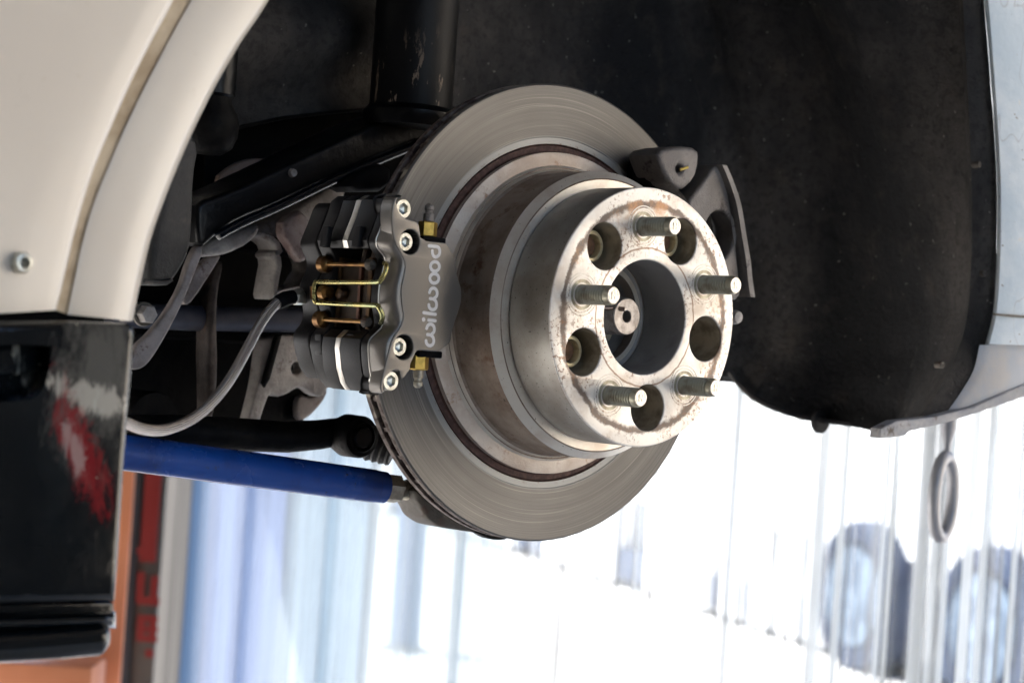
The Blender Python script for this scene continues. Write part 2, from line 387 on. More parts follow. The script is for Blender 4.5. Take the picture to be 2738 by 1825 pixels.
def slab(outline, y0, y1, holes=(), bevel=0., M3=None, org=None, bres=2):
    """plate whose outline lies in XZ (mm), filling y0..y1, edges rounded by bevel."""
    cu = bpy.data.curves.new('c', 'CURVE'); cu.dimensions = '2D'; cu.fill_mode = 'BOTH'
    for lp in [outline]+list(holes):
        sp = cu.splines.new('POLY'); sp.points.add(len(lp)-1); sp.use_cyclic_u = True
        for p, q in zip(sp.points, lp): p.co = (q[0]*S, q[1]*S, 0, 1)
    h = abs(y1-y0)/2
    bevel = min(bevel, h*.95)
    cu.extrude = (h-bevel)*S; cu.bevel_depth = bevel*S; cu.bevel_resolution = bres; cu.offset = -bevel*S
    o = bpy.data.objects.new('c', cu); me = bpy.data.meshes.new_from_object(o)
    bpy.data.objects.remove(o); bpy.data.curves.remove(cu)
    R = Matrix(((1, 0, 0), (0, 0, -1), (0, 1, 0))).to_4x4()      # curve (x, y, z) -> world (x, -z, y)
    me.transform(Matrix.Translation((0, (y0+y1)/2*S, 0)) @ R)
    if M3 is not None: me.transform(M3)
    bm = bmesh.new(); bm.from_mesh(me); bmesh.ops.remove_doubles(bm, verts=bm.verts, dist=2e-7); bmesh.ops.recalc_face_normals(bm, faces=bm.faces); bm.to_mesh(me); bm.free()
    return me
def vslab(pts, Y, th, sm=0, bevel=1.5, holes=()):
    """outline given as picture points that lie on the plane y = Y; thickness th goes inwards."""
    lp = [xz(vy(a, b, Y)) for a, b in pts]
    if sm: lp = smooth_loop(lp, sm)
    return slab(lp, Y, Y+th, holes=holes, bevel=bevel)
def tube(path, rad, seg=20, cap=True, uv=False):
    P = [Vector(p) for p in path]; n = len(P); rads = rad if isinstance(rad, (list, tuple)) else [rad]*n
    vs, fs = [], []; T = []
    for i in range(n): T.append((P[min(i+1, n-1)]-P[max(i-1, 0)]).normalized())
    nrm = T[0].orthogonal().normalized(); L = [0]
    for i in range(n):
        if i: L.append(L[-1]+(P[i]-P[i-1]).length)
        nrm = (nrm - T[i]*nrm.dot(T[i])).normalized(); bn = T[i].cross(nrm)
        for k in range(seg):
            a = 2*PI*k/seg; vs.append(P[i]+(nrm*math.cos(a)+bn*math.sin(a))*rads[i])
    for i in range(n-1):
        for k in range(seg):
            k2 = (k+1) % seg; fs.append((i*seg+k, i*seg+k2, (i+1)*seg+k2, (i+1)*seg+k))
    ns = len(fs)
    if cap: fs.append(tuple(range(seg))[::-1]); fs.append(tuple((n-1)*seg+k for k in range(seg)))
    if not uv: return pydata(vs, fs)
    me = bpy.data.meshes.new('m'); me.from_pydata([tuple(v*S) for v in vs], [], fs)
    ul = me.uv_layers.new(name='UVMap')
    for p in me.polygons:
        if p.index >= ns: continue
        i, k = divmod(p.index, seg)
        for li, (ii, kk) in zip(p.loop_indices, ((i, k), (i, k+1), (i+1, k+1), (i+1, k))): ul.data[li].uv = (kk/seg, L[ii]*S)
    return me
def curve_pts(pts, sub=8):
    """Catmull-Rom through pts."""
    P = [Vector(p) for p in pts]; P = [P[0]*2-P[1]]+P+[P[-1]*2-P[-2]]; out = []
    for i in range(1, len(P)-2):
        for k in range(sub):
            t = k/sub; a, b, c, d = P[i-1], P[i], P[i+1], P[i+2]
            out.append(.5*((2*b)+(c-a)*t+(2*a-5*b+4*c-d)*t*t+(3*b-a-3*c+d)*t**3))
    out.append(P[-2]); return out
def loft(rows, closed=False, mids=None):
    n = len(rows[0]); vs = [p for r in rows for p in r]; fs, mi = [], []
    for i in range(len(rows)-1):
        for k in range(n if closed else n-1):
            k2 = (k+1) % n; fs.append((i*n+k, i*n+k2, (i+1)*n+k2, (i+1)*n+k)); mi.append(mids[i] if mids else 0)
    return pydata(vs, fs, mi if mids else None)
def box(c, sx, sy, sz, bevel=0., R=None):
    bm = bmesh.new(); bmesh.ops.create_cube(bm, size=1.0)
    bmesh.ops.scale(bm, vec=(sx*S, sy*S, sz*S), verts=bm.verts)
    if bevel: bmesh.ops.bevel(bm, geom=list(bm.edges), offset=bevel*S, segments=2, affect='EDGES', profile=.6)
    me = bpy.data.meshes.new('m'); bm.to_mesh(me); bm.free()
    me.transform(Matrix.Translation(Vector(c)*S) @ (R.to_4x4() if R is not None else Matrix.Identity(4))); return me
def join(*mes):
    bm = bmesh.new()
    for m in mes: bm.from_mesh(m)
    me = bpy.data.meshes.new('m'); bm.to_mesh(me); bm.free(); return me
def copy_tree(root, loc=None, rot=None, **tags):
    r = root.copy(); COL.objects.link(r)
    if loc is not None: r.location = Vector(loc)*S
    if rot is not None: r.rotation_euler = rot
    for ch in [o for o in bpy.data.objects if o.parent == root]:
        c = ch.copy(); COL.objects.link(c); c.parent = r; c.matrix_parent_inverse = ch.matrix_parent_inverse.copy()
        for g in [o for o in bpy.data.objects if o.parent == ch]:
            d = g.copy(); COL.objects.link(d); d.parent = c; d.matrix_parent_inverse = g.matrix_parent_inverse.copy()
    for k, v in tags.items(): r[k] = v
    return r
def inst(o, parent, name=None, loc=(0, 0, 0), rot=None):
    c = o.copy(); COL.objects.link(c); c.parent = parent; c.matrix_parent_inverse = world_inv(parent); c.location = Vector(loc)*S
    if rot is not None: c.rotation_euler = rot
    return c
def socket_screw(name, parent, loc, r, depth, hexr, axis=Vector((0, -1, 0)), mat=None, hole=3.):
    """cap screw: knurled cylinder with a hexagonal socket; loc = centre of the outer face."""
    t = axis.normalized(); seg = 48; vs, fs = [], []
    R = t.to_track_quat('Y', 'Z').to_matrix()
    def ring(rad, h, n=seg, hx=False):
        b = len(vs)
        for k in range(n):
            a = 2*PI*k/n; rr = rad
            if hx: rr = rad*math.cos(PI/6)/math.cos(((a+PI/6) % (PI/3))-PI/6)
            vs.append(R @ Vector((rr*math.cos(a), h, rr*math.sin(a)))+Vector(loc))
        return b
    B = [ring(r, -depth), ring(r, -.8), ring(r*.93, 0), ring(hexr*1.06, 0, hx=True), ring(hexr, -.5, hx=True), ring(hexr, -hole, hx=True), ring(.01, -hole-.8)]
    for i in range(len(B)-1):
        for k in range(seg): k2 = (k+1) % seg; fs.append((B[i]+k, B[i]+k2, B[i+1]+k2, B[i+1]+k))
    return link(name, pydata(vs, fs), mat or MBOLT, parent, 25)

# ================================================================== THE SETTING
GZ = -1262.
fh = Vector((fw.x, fw.y, 0)).normalized(); rh = Vector((fh.y, -fh.x, 0))
mg = Mt('pale_concrete_yard')
cg = mg.mix(mg.ramp(mg.noise(.9, 6, .6), .35, .65), (.58, .57, .55), (.64, .63, .61)); mg.bump(mg.noise(30, 5), .002); mg.set(cg, .85, 0.)
g = 90000.
tag(link('ground', pydata([(-g, -g, GZ), (g, -g, GZ), (g, g, GZ), (-g, g, GZ)], [(0, 1, 2, 3)]), mg.m, smooth=False), kind='structure')
MROOF = basic('shade_roof_sheet', (.12, .10, .085), .8, 0, (.09, .08, .07), 4)
MWALL = basic('unseen_dark_wall_plaster', (.05, .042, .036), .9, 0, (.04, .035, .03), 3)
tag(link('workshop_shade_roof', box((-700, -450, 2300), 6000, 5700, 60), MROOF, smooth=False), kind='structure')  # unseen roof, added and sized to keep the sun off the car
tag(link('unseen_dark_wall', box((-3600, -600, 520), 120, 5200, 3540), MWALL, smooth=False), kind='structure')  # unseen wall added to give left-facing metal something dark to reflect
tag(link('unseen_dark_wall', box((1500, -3250, 520), 1900, 120, 3540), MWALL, smooth=False), kind='structure')  # unseen dark wall added to block the bright reflection in the sill
tag(link('unseen_dark_wall', box((-2300, -3200, 520), 2500, 120, 3540), MWALL, smooth=False), kind='structure')  # unseen wall added behind the camera to darken reflections
mf = Mt('bounce_floor_grey'); mf.set(mf.mix(mf.ramp(mf.noise(2.5, 6, .65), .4, .65), (.36, .34, .31), (.44, .42, .385)), .5, 0.)
tag(link('workshop_bounce_floor', box((-1700, -1475, GZ+2), 3700, 3350, 8), mf.m, smooth=False), kind='structure')  # unseen slab added to set the light bounced up from below
MBOUNCE = basic('bounce_wall_plaster', (.84, .76, .65), .9, 0, (.78, .70, .59), 2)
yw = Vector((4300, -4600, GZ+2300)); yd = Vector((-.60, .80, 0))
tag(link('bounce_wall', box(yw, 6500, 250, 4600, 0, Matrix.Rotation(math.atan2(yd.y, yd.x)-PI/2, 3, 'Z')), MBOUNCE, smooth=False), kind='structure')  # unseen pale wall added to bounce warm sunlight onto fender and spacer

# ================================================================== BRAKE DISC
disc = thing('brake_disc', (0, 90, 0), 'vented grey steel brake disc with a worn brown hat behind the bright wheel spacer', 'brake disc')
RT = 14.2
prof = [(111, 92), (111.8, 88.9), (112.3, 88.3), (116.4, 88.1), (116.9, 87.6), (118, 87.5), (149.6, 87.5), (150.6, 87.2), (151.6, 87.9), (151.8, 88.4)]
link('friction_face', lathe(prof+[(151.8, 92.2), (111, 92.2)], seg=256, mids=[1, 1, 0, 0, 0, 0, 0, 0, 0, 2, 2, 2], closed=True), [MR, MRU, MRR], disc)
link('back_plate', lathe([(111, 97.3), (150.8, 97.3), (151.8, 97.8), (151.8, 101.7), (111, 101.7)], seg=256, closed=True), MRR, disc)
vm = []
for k in range(44):
    a = 2*PI*k/44; R = Matrix.Rotation(a, 3, 'Y')
    vm.append(box(R @ Vector((131, 94.75, 0)), 39, 5.15, 3.2, 0, R))
vo = link('vane_ring', join(*vm), MRR, disc, smooth=False); vo['kind'] = 'stuff'
hat = link('hat', lathe([(111.6, 92), (111, 89), (107.4, 88.6), (106.6, 87), (106.4, 83.8), (104, 83), (97.8, 82.2), (97.2, 81.4), (96.4, 80.3), (95.6, 80.6), (95.2, 79.8), (94.4, 78.0), (93.0, 76.8), (93, 43), (88.3, 38.3), (87.9, 38.55), (87.4, 38.1), (30, 38.1), (30, 46), (86, 46), (86, 92)], seg=256,
     mids=[1, 1, 1, 3, 3, 3, 2, 2, 0, 2, 2, 0, 0, 2, 0, 0, 2, 0, 0, 0, 0], closed=True), [MH, MRU, MHF, MFL], disc, 30)

# ================================================================== WHEEL SPACER with studs
sp = thing('wheel_spacer', (0, 20, 0), 'bright aluminium wheel spacer with rust stained face, bolted over the disc hat', 'wheel spacer')
A0 = math.radians(97.6)
studs = [(57.15*math.cos(A0-k*2*PI/5), 57.15*math.sin(A0-k*2*PI/5)) for k in range(5)]
A1 = A0-PI/5
pk = [(57.3*math.cos(A1-k*2*PI/5), 57.3*math.sin(A1-k*2*PI/5)) for k in range(5)]
def spacer_mesh():
    me = slab(circ(0, 0, 81.9, 200), 0, 37.6, holes=[circ(0, 0, 36.2, 120)]+[circ(x, z, 14.7, 60) for x, z in pk], bevel=.9)
    mi = []
    for p in me.polygons:
        c = p.center*1000; n = p.normal; r = math.hypot(c.x, c.z)
        if abs(n.y) > .9 or c.y < 1.0: mi.append(0)
        elif r > 80: mi.append(1)
        elif r < 38: mi.append(2)
        else: mi.append(3)
    me.polygons.foreach_set('material_index', mi); return me
link('spacer_body', spacer_mesh(), [MSP, MSS, MSB, MPK], sp, 30)
# threaded stud, built once at the axle and copied to the five places
pr = [(9.4, .25), (9.4, -.3), (8.9, -.3), (8.6, -.15), (8.2, -.15), (6.3, .2), (6.3, -.6)]
y = -1.6
while y > -23.4: pr += [(6.15, y), (6.1, y-.5), (4.9, y-1.2), (5.0, y-1.6)]; y -= 2.2
pr += [(6.1, y), (5.9, -25.6), (5.2, -27.2), (.0, -27.2)]
stud0 = link('stud', lathe(pr, seg=40), MSTUD, sp, 50)
endm = lathe([(5.15, -27.1), (4.9, -27.75), (0, -27.75)], seg=40)
end0 = link('stud_end', endm, MSTE, stud0, 40)
mk = join(box((-1.35, -27.85, 0), 1.0, .3, 4.6, .12), box((1.35, -27.85, 0), 1.0, .3, 4.6, .12), box((0, -27.87, 0), 2.0, .26, .9, .1))
mark0 = link('stamped_h', mk, MBOLT, stud0)
for k, (x, z) in enumerate(studs):
    if k == 0: s_ = stud0; s_.location = Vector((x, 0, z))*S
    else:
        s_ = inst(stud0, sp, loc=(x, 0, z))
        for q in (end0, mark0):
            c = q.copy(); COL.objects.link(c); c.parent = s_
# machined rings round each stud
rg = lathe([(13.4, .1), (13.2, -.22), (12.7, -.24), (12.5, .02), (11.6, .02), (11.4, -.26), (10.6, -.26), (10.3, .1)], seg=60)
rg0 = link('stud_seat_ring', rg, MSP, sp)
for k, (x, z) in enumerate(studs):
    if k == 0: rg0.location = Vector((x, 0, z))*S
    else: inst(rg0, sp, loc=(x, 0, z))
# wheel nuts deep in the pockets
nut0 = thing('wheel_nut', (pk[4][0], 34, pk[4][1]), 'dull gold wheel nut deep in the upper left pocket of the spacer', 'wheel nut', 'wheel nuts inside the spacer pockets')
def nutmesh(x, z):
    return lathe([(10.8, 36), (10.8, 17), (10.2, 12.6), (9.3, 11.8), (7.6, 11.8), (7.0, 13.2), (6.9, 24)], (x, 0, z), seg=48)
MNG = basic('nut_yellow_plate', (.68, .60, .38), .34, .5, (.48, .41, .26), 140)
link('nut_body', nutmesh(*pk[4]), MNG, nut0)
link('stud_tip', lathe([(6.8, 34), (6.8, 16.5), (6.0, 15.6), (0, 15.6)], (pk[4][0], 0, pk[4][1]), seg=40), basic('rusty_stud_tip', (.22, .12, .07), .6, .6, (.14, .08, .05), 200), nut0)
for k, lab in ((0, 'upper right'), (3, 'lower left')):
    copy_tree(nut0, (pk[k][0], 34, pk[k][1]), label='dull gold wheel nut deep in the %s pocket of the spacer' % lab)
# hub and axle stub
hub = thing('axle_stub', (0, 40, 0), 'threaded axle end with a cross hole, nut and split pin inside the spacer bore', 'axle stub')
pr = [(0, 16.6), (11.2, 16.6), (11.9, 17.4)]; y = 18.2
while y < 42: pr += [(11.9, y), (11.2, y+.6), (11.9, y+1.2)]; y += 1.5
me = lathe([(3.7, 30), (3.7, 17.2), (4.1, 16.7)]+pr[1:]+[(11.9, 44)], seg=64)
link('threaded_end', me, basic('axle_end_steel', (.48, .45, .43), .45, .8, (.30, .27, .25), 160, bump=.0004, bscale=300), hub, 30)
link('castle_nut', lathe([(12, 41), (18.5, 41), (20, 43.5), (20, 56)], seg=6), MNUT, hub, 20)
for a in (2.4, 4.1, 3.3):
    link('nut_castellation', box((16*math.cos(a), 38.5, 16*math.sin(a)), 6.5, 6, 6, 1.2, Matrix.Rotation(-a, 3, 'Y')), MCST2, hub)
link('split_pin', tube(curve_pts([(-22, 24, 3.2), (-15, 22, 4.2), (-9, 19, 4.6), (-4.4, 14.6, 4.4)]), 1.5, 12), basic('split_pin_steel', (.28, .20, .16), .4, .7), hub)
link('split_pin', tube(curve_pts([(-18, 27, -9), (-14, 25, -13), (-12, 30, -17)]), 1.3, 10), MCST2, hub)
link('hub_bore', lathe([(36, 37.9), (33.5, 38), (33, 45), (31, 46), (30.5, 60), (20, 61), (10, 61)], seg=100, cap0=False), MSB, hub)

# ================================================================== BRAKE CALIPER
cal = thing('brake_caliper', (-150, 95, 0), 'dark grey anodised four bolt brake caliper lettered wilwood, clamped over the disc edge', 'brake caliper')
# outline of the outer half seen from outside: lobes on the left at the plane y = 63
LO = [c1(a, b, 63) for a, b in [(735, 104), (690, 138), (655, 250), (612, 360), (588, 425), (600, 478), (640, 530), (652, 565), (640, 620), (612, 740), (606, 860), (625, 950), (633, 1020), (600, 1060), (545, 1118), (535, 1190), (548, 1340), (575, 1440), (608, 1490)]]
FR = [c1(a, b, 50) for a, b in [(634, 1500), (645, 1478), (640, 1430), (653, 1388), (678, 1354), (712, 1333), (740, 1328), (755, 1342), (761, 1372), (769, 1400), (800, 1364), (835, 1318), (828, 1296), (850, 1250), (874, 1196), (900, 1192), (1020, 1204), (1045, 1190), (1095, 1150), (1112, 1130), (1118, 1080), (1135, 1010), (1165, 930), (1188, 850), (1188, 770), (1168, 700), (1152, 640), (1148, 560), (1130, 520), (1085, 447), (1060, 440), (905, 425), (897, 340), (884, 300), (852, 288), (800, 274), (762, 246), (740, 205), (732, 160), (738, 118)]]
outer = [xz(p) for p in LO]+[xz(p) for p in FR]
# piston housing behind the face plate, closed by the face plate in front
fullo = smooth_loop(outer, 1)
link('outer_housing', slab(fullo, 62.2, 71.5, bevel=1.2), MCALD, cal, 40)
# the face plate: its left edge is set in from the lobes and rolls over with a large radius
FL = [c1(a, b, 50) for a, b in [(722, 128), (700, 200), (702, 330), (716, 430), (765, 520), (800, 590), (782, 680), (765, 760), (768, 860), (785, 960), (760, 1030), (715, 1090), (690, 1150), (655, 1290), (628, 1400), (618, 1460)]]
face = smooth_loop([xz(p) for p in FL]+[xz(p) for p in FR], 1)
hb = [c1(826, 436, 50), c1(782, 1170, 50)]
hs = [c1(784, 204, 50), c1(697, 1407, 50)]
link('face_plate', slab(face, 50, 61.9, holes=[circ(hb[0].x, hb[0].z, 7.4, 40), circ(hb[1].x, hb[1].z, 7.4, 40)], bevel=.8, bres=3), MCAL, cal, 40)
# rolled shoulder between the face plate and the side lobes
rows = []
nL = 40
def resamp(P, n):
    P = [Vector(p) for p in P]; L = [0]
    for i in range(1, len(P)): L.append(L[-1]+(P[i]-P[i-1]).length)
    out = []
    for k in range(n):
        t = L[-1]*k/(n-1); i = 1
        while i < len(L)-1 and L[i] < t: i += 1
        u = (t-L[i-1])/max(1e-9, L[i]-L[i-1]); out.append(P[i-1].lerp(P[i], u))
    return out
A_ = resamp(curve_pts(LO, 6), nL); B_ = resamp(curve_pts(FL, 6), nL)
for t in np.linspace(0, 1, 8):
    row = []
    for a, b in zip(A_, B_):
        e = t*PI/2     # quarter ellipse from the side surface to the face
        row.append(Vector((a.x+(b.x-a.x)*(1-math.cos(e)), 62.4+(50.6-62.4)*math.sin(e), a.z+(b.z-a.z)*t)))
    rows.append(row)
back = [Vector((p.x+6, 62.6, p.z)) for p in B_]
link('rolled_shoulder', loft(rows+[back, rows[0]]), MCAL, cal, 50)
link('machined_edge', tube([p+Vector((-.2, -.3, 0)) for p in curve_pts(LO, 5)], .45, 8), MCSH, cal)
# inner half and the two bridges, same outline carried inwards
BR_T = [xz(c1(a, b, 63)) for a, b in [(748, 104), (690, 138), (655, 250), (612, 360), (588, 425), (600, 478), (760, 490), (800, 300)]]
BR_B = [xz(c1(a, b, 63)) for a, b in [(600, 1062), (545, 1118), (535, 1190), (548, 1340), (575, 1440), (608, 1490), (655, 1495), (740, 1300), (760, 1070)]]
def clear(lp, R=153.5):      # keep the bridges outside the disc rim
    out = []
    for x, z in lp:
        r = math.hypot(x, z)
        out.append((x*R/r, z*R/r) if r < R else (x, z))
    return out
BR_T, BR_B = clear(BR_T), clear(BR_B)
for nm, lp in (('upper', BR_T), ('lower', BR_B)):
    link('bridge', slab(lp, 71.7, 92.0, bevel=.5), MCALD, cal)
    b2 = [(x-.5, z) for x, z in lp]
    link('bridge_shim', slab(lp, 92.1, 97.2, bevel=.3), MCSH, cal)
    link('bridge', slab(lp, 97.3, 111.0, bevel=.5), MCALD, cal)
inn = [xz(c1(a, b, 63)) for a, b in [(735, 104), (690, 138), (655, 250), (612, 360), (588, 425), (602, 478), (628, 540), (640, 585), (628, 650), (585, 745), (590, 860), (612, 950), (600, 1040), (545, 1118), (535, 1190), (560, 1320), (592, 1420), (650, 1490), (860, 1400), (900, 800), (860, 200)]]
link('inner_housing', slab(inn, 111.2, 124.0, bevel=1.0), MCALD, cal, 40)
cx = sum(p[0] for p in inn)/len(inn); cz = sum(p[1] for p in inn)/len(inn)
inn2 = [(cx+(x-cx)*1.0-.3, cz+(z-cz)*.94) for x, z in inn]
link('inner_cover', slab(smooth_loop(inn2, 1), 124.1, 143, bevel=2.2), MCALD, cal, 40)
# small retaining tabs on the bridges
for a, b in ((232, 400), (455, 400), (190, 1150), (415, 1150)):
    Yt = 63+(590-a)/2.614/2.9
    sh = 0 if b < 800 else -40
    p = aty(780+(a+10)/2.614, 480+b/2.614, Yt)
    link('bridge_tab', box((p.x, p.y, p.z), 4.0, 6.5, 13, .7, Matrix.Rotation(.10 if b < 800 else -.1, 3, 'Y')), MCALD, cal)
# cap screws and their counterbores
for q, p in enumerate(hb):
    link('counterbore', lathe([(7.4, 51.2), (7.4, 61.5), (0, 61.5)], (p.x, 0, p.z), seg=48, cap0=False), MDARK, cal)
    socket_screw('cap_screw', cal, (p.x-1.3, 52.6, p.z), 5.6, 9, 3.3)
for p in hs:
    socket_screw('cap_screw', cal, (p.x, 50.5, p.z), 5.9, 14, 3.5)
# wire spring clip
clip = [c1(648, 583, 60), c1(662, 600, 55), c1(652, 650, 54), c1(620, 705, 56), c1(590, 716, 60), c1(420, 718, 84), c1(190, 716, 119), c1(170, 722, 121), c1(160, 745, 122), c1(158, 830, 122), c1(168, 852, 121), c1(190, 860, 119), c1(400, 872, 84), c1(585, 880, 58), c1(608, 893, 54), c1(628, 930, 53), c1(634, 960, 54), c1(624, 1000, 60)]
link('spring_clip', tube(curve_pts(clip, 6), 1.55, 16), MGOLD, cal)
link('clip_tab', tube([c1(160, 745, 124), c1(160, 835, 124)], 3.0, 14), MPIN, cal)
# pads, pins and pistons in the opening
for Yp, nm in ((78, 'o'), (107, 'i')):
    pass
def win(a, b, Y): return xz(c1(a, b, Y))
padz0, padz1 = c1(500, 1075, 80).z, c1(500, 505, 80).z
link('pad_backing_plate', slab([(-160, padz0+3), (-110, padz0+6), (-110, padz1-6), (-160, padz1-3)], 76.5, 80.5, bevel=.6), MPAD, cal)
link('pad_lining', slab([(-157, padz0+6), (-112, padz0+8), (-112, padz1-8), (-157, padz1-6)], 80.8, 87.0, bevel=.6), MPADF, cal)
link('pad_backing_plate', slab([(-160, padz0+3), (-110, padz0+6), (-110, padz1-6), (-160, padz1-3)], 109, 113, bevel=.6), MPAD, cal)
link('pad_lining', slab([(-157, padz0+6), (-112, padz0+8), (-112, padz1-8), (-157, padz1-6)], 102.2, 108.7, bevel=.6), MPADF, cal)
for b in (592, 987):
    z = c1(400, b, 90).z; xx = -166.
    link('pad_pin', tube([(xx, 72, z), (xx, 118, z)], 1.5, 14), MPIN, cal)
    link('pin_head', lathe([(5.4, 121), (5.2, 116), (3.6, 114), (2, 113.4), (0, 113.4)], (xx+1, 0, z), seg=32), MPIN, cal)
    link('pin_head', lathe([(3.6, 72), (3.4, 69.5), (2.4, 68), (0, 68)], (xx, 0, z), seg=24), MKN, cal)
zc = c1(300, 790, 100).z
link('spring_boss', lathe([(5.2, 118), (5.2, 113), (3.6, 111), (0, 111)], (-165, 0, zc), seg=32), MPIN, cal)
link('pad_tab', box((-156, 97, (padz0+padz1)/2), 4, 30, abs(padz1-padz0)-16, 1), basic('pad_tab_dark_bronze', (.035, .022, .012), .5, .4, (.06, .035, .018), 60), cal)
link('pad_wear_strip', box((-158.8, 88.5, (padz0+padz1)/2), 2.5, 2.6, abs(padz1-padz0)-14, .5), basic('wear_strip_copper', (.16, .075, .05), .5, .5), cal)
link('pad_rivet', lathe([(0, -163), (1.6, -163), (3.4, -162.4), (4.2, -161), (4.2, -158)], (0, 106, zc), 'x', 24), MPAD, cal)
# bleed fittings
def hexring(r, n=6, a=0): return circ(0, 0, r, n, a)
for (a, b, sgn) in ((958, 420, 1), (908, 1205, -1)):
    p = c1(a, b, 58)
    ax = Vector((.02, 0, sgn))
    def L_(prof, seg, mat, nm, par):
        return link(nm, lathe(prof, (p.x, p.y+2, p.z), ax, seg), mat, par, 30)
    L_([(4.4, -3), (4.4, 1.6), (0, 1.6)], 24, MRED, 'seal_ring', cal)
    f = L_([(0, 1.0), (5.2, 1.6), (5.9, 2.4), (5.9, 10.2), (5.3, 10.9), (0, 10.9)], 6, MBRASS, 'bleed_fitting', cal)
    L_([(3.3, 10.8), (3.3, 15.8), (2.9, 16), (2.3, 16.2), (2.3, 17.6), (3.0, 18.4), (2.9, 20.6), (1.2, 22), (0, 22)], 24, MNUT if sgn < 0 else MIRON, 'bleed_screw', f)
    # undercut shelf of the casting behind the fitting
    q = c1(985 if sgn > 0 else 960, 426 if sgn > 0 else 1219, 56)
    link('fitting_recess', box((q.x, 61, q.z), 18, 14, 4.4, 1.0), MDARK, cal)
# mounting bolts and ear behind top
# lettering, laid flush on the face
def ribbon(pts, w, yo, closed=False, th=.12):
    P = [Vector((p.x, p.z)) for p in pts]; n = len(P); Lp, Rp = [], []
    for i in range(n):
        a = P[(i-1) % n] if closed or i else P[i]; b = P[(i+1) % n] if closed or i < n-1 else P[i]
        t = (b-a).normalized(); nn = Vector((-t.y, t.x)); Lp.append(P[i]+nn*w/2); Rp.append(P[i]-nn*w/2)
    if closed: return slab([tuple(p) for p in Lp], yo-th, yo, holes=[[tuple(p) for p in Rp]]) if abs(area(Lp)) > abs(area(Rp)) else slab([tuple(p) for p in Rp], yo-th, yo, holes=[[tuple(p) for p in Lp]])
    t1 = (P[-1]-P[-2]).normalized(); t0 = (P[0]-P[1]).normalized(); loop = list(Lp)
    for c, t in ((P[-1], t1),): 
        nn = Vector((-t.y, t.x))
        for k in range(1, 8): a = PI*k/8; loop.append(c+(nn*math.cos(a)+t*math.sin(a))*w/2)
    loop += Rp[::-1]
    nn = Vector((-t0.y, t0.x))
    for k in range(1, 8): a = PI*k/8; loop.append(P[0]+(nn*math.cos(a)+t0*math.sin(a))*w/2)
    return slab([tuple(p) for p in loop], yo-th, yo)
def area(P): return sum(P[i].x*P[(i+1) % len(P)].y-P[(i+1) % len(P)].x*P[i].y for i in range(len(P)))/2
YF = 49.98
def L5(a, b, dx=0, dy=0, sc_=1): return aty(1020+a/7.842+dx, 860+b/7.842+dy, 50)
SA = [(932, 395), (940, 445), (975, 487), (1020, 498), (1065, 478), (1090, 430), (1092, 370), (1072, 312), (1030, 278), (960, 266)]
SB = [(1045, 262), (1092, 215), (1106, 155), (1092, 92), (1052, 54), (1008, 50), (968, 78), (944, 138)]
WL = 2.05
def cp2(pts): return curve_pts(pts, 5)
word = link('lettering', ribbon(cp2([L5(*p) for p in SA]), WL, YF), MLOGO, cal, smooth=False)
link('letter', ribbon(cp2([L5(*p) for p in SB]), WL, YF-.03), MLOGO, word, smooth=False)
link('letter', ribbon(cp2([L5(*p, 7.5, -96) for p in SA]), WL, YF), MLOGO, word, smooth=False)
link('letter', ribbon(cp2([L5(*p, 7.5, -96) for p in SB]), WL, YF-.03), MLOGO, word, smooth=False)
link('letter', ribbon([c1(956, 981, 50), c1(980, 983, 50), c1(1003, 986, 50)], WL, YF), MLOGO, word, smooth=False)
d_ = c1(921, 977, 50); link('letter', slab(circ(d_.x, d_.z, 1.35, 20), YF-.12, YF), MLOGO, word, smooth=False)
link('letter', ribbon([c1(922, 929, 50), c1(960, 935, 50), c1(1004, 941, 50)], WL, YF), MLOGO, word, smooth=False)
for j, (a, b) in enumerate(((996, 690), (1000, 607))):
    o_ = [c1(a+31*math.cos(t), b+33*math.sin(t), 50) for t in np.linspace(0, 2*PI, 33)[:-1]]
    link('letter', ribbon(o_, WL, YF-.03*j, True), MLOGO, word, smooth=False)
def L4(a, b): return aty(1040+a/7.127, 520+b/7.127, 50)
link('letter', ribbon(cp2([L4(*p) for p in [(760, 978), (830, 985), (905, 992), (950, 1020), (966, 1080), (950, 1150), (900, 1188), (850, 1172), (826, 1120), (824, 1072)]]), WL, YF), MLOGO, word, smooth=False)

# ================================================================== BRAKE HOSE
hose = thing('brake_hose', xz(vy(690, 680, 140)) and tuple(vy(690, 680, 135)), 'braided steel brake hose curving from the caliper down behind the black sill', 'brake hose')
hp = [(700, 681, 140), (665, 683, 140), (632, 700, 138), (600, 740, 134), (568, 800, 128), (530, 868, 120), (488, 922, 110), (440, 962, 100), (380, 986, 88), (330, 985, 78), (285, 968, 68), (240, 950, 60)]
HP = curve_pts([vy(*p) for p in hp], 8)
link('braided_line', tube(HP[4:], 3.25, 24, uv=True), MBRAID, hose)
t_ = HP[0]-HP[8]
link('crimp_collar', tube([HP[6], HP[10], HP[13], HP[15]], [4.4, 4.8, 4.8, 4.0], 24), MBLK, hose)
link('fitting_nut', tube([HP[0], HP[1], HP[5], HP[6]], [4.6, 5.5, 5.5, 4.6], 6), MBOLT, hose, 20)

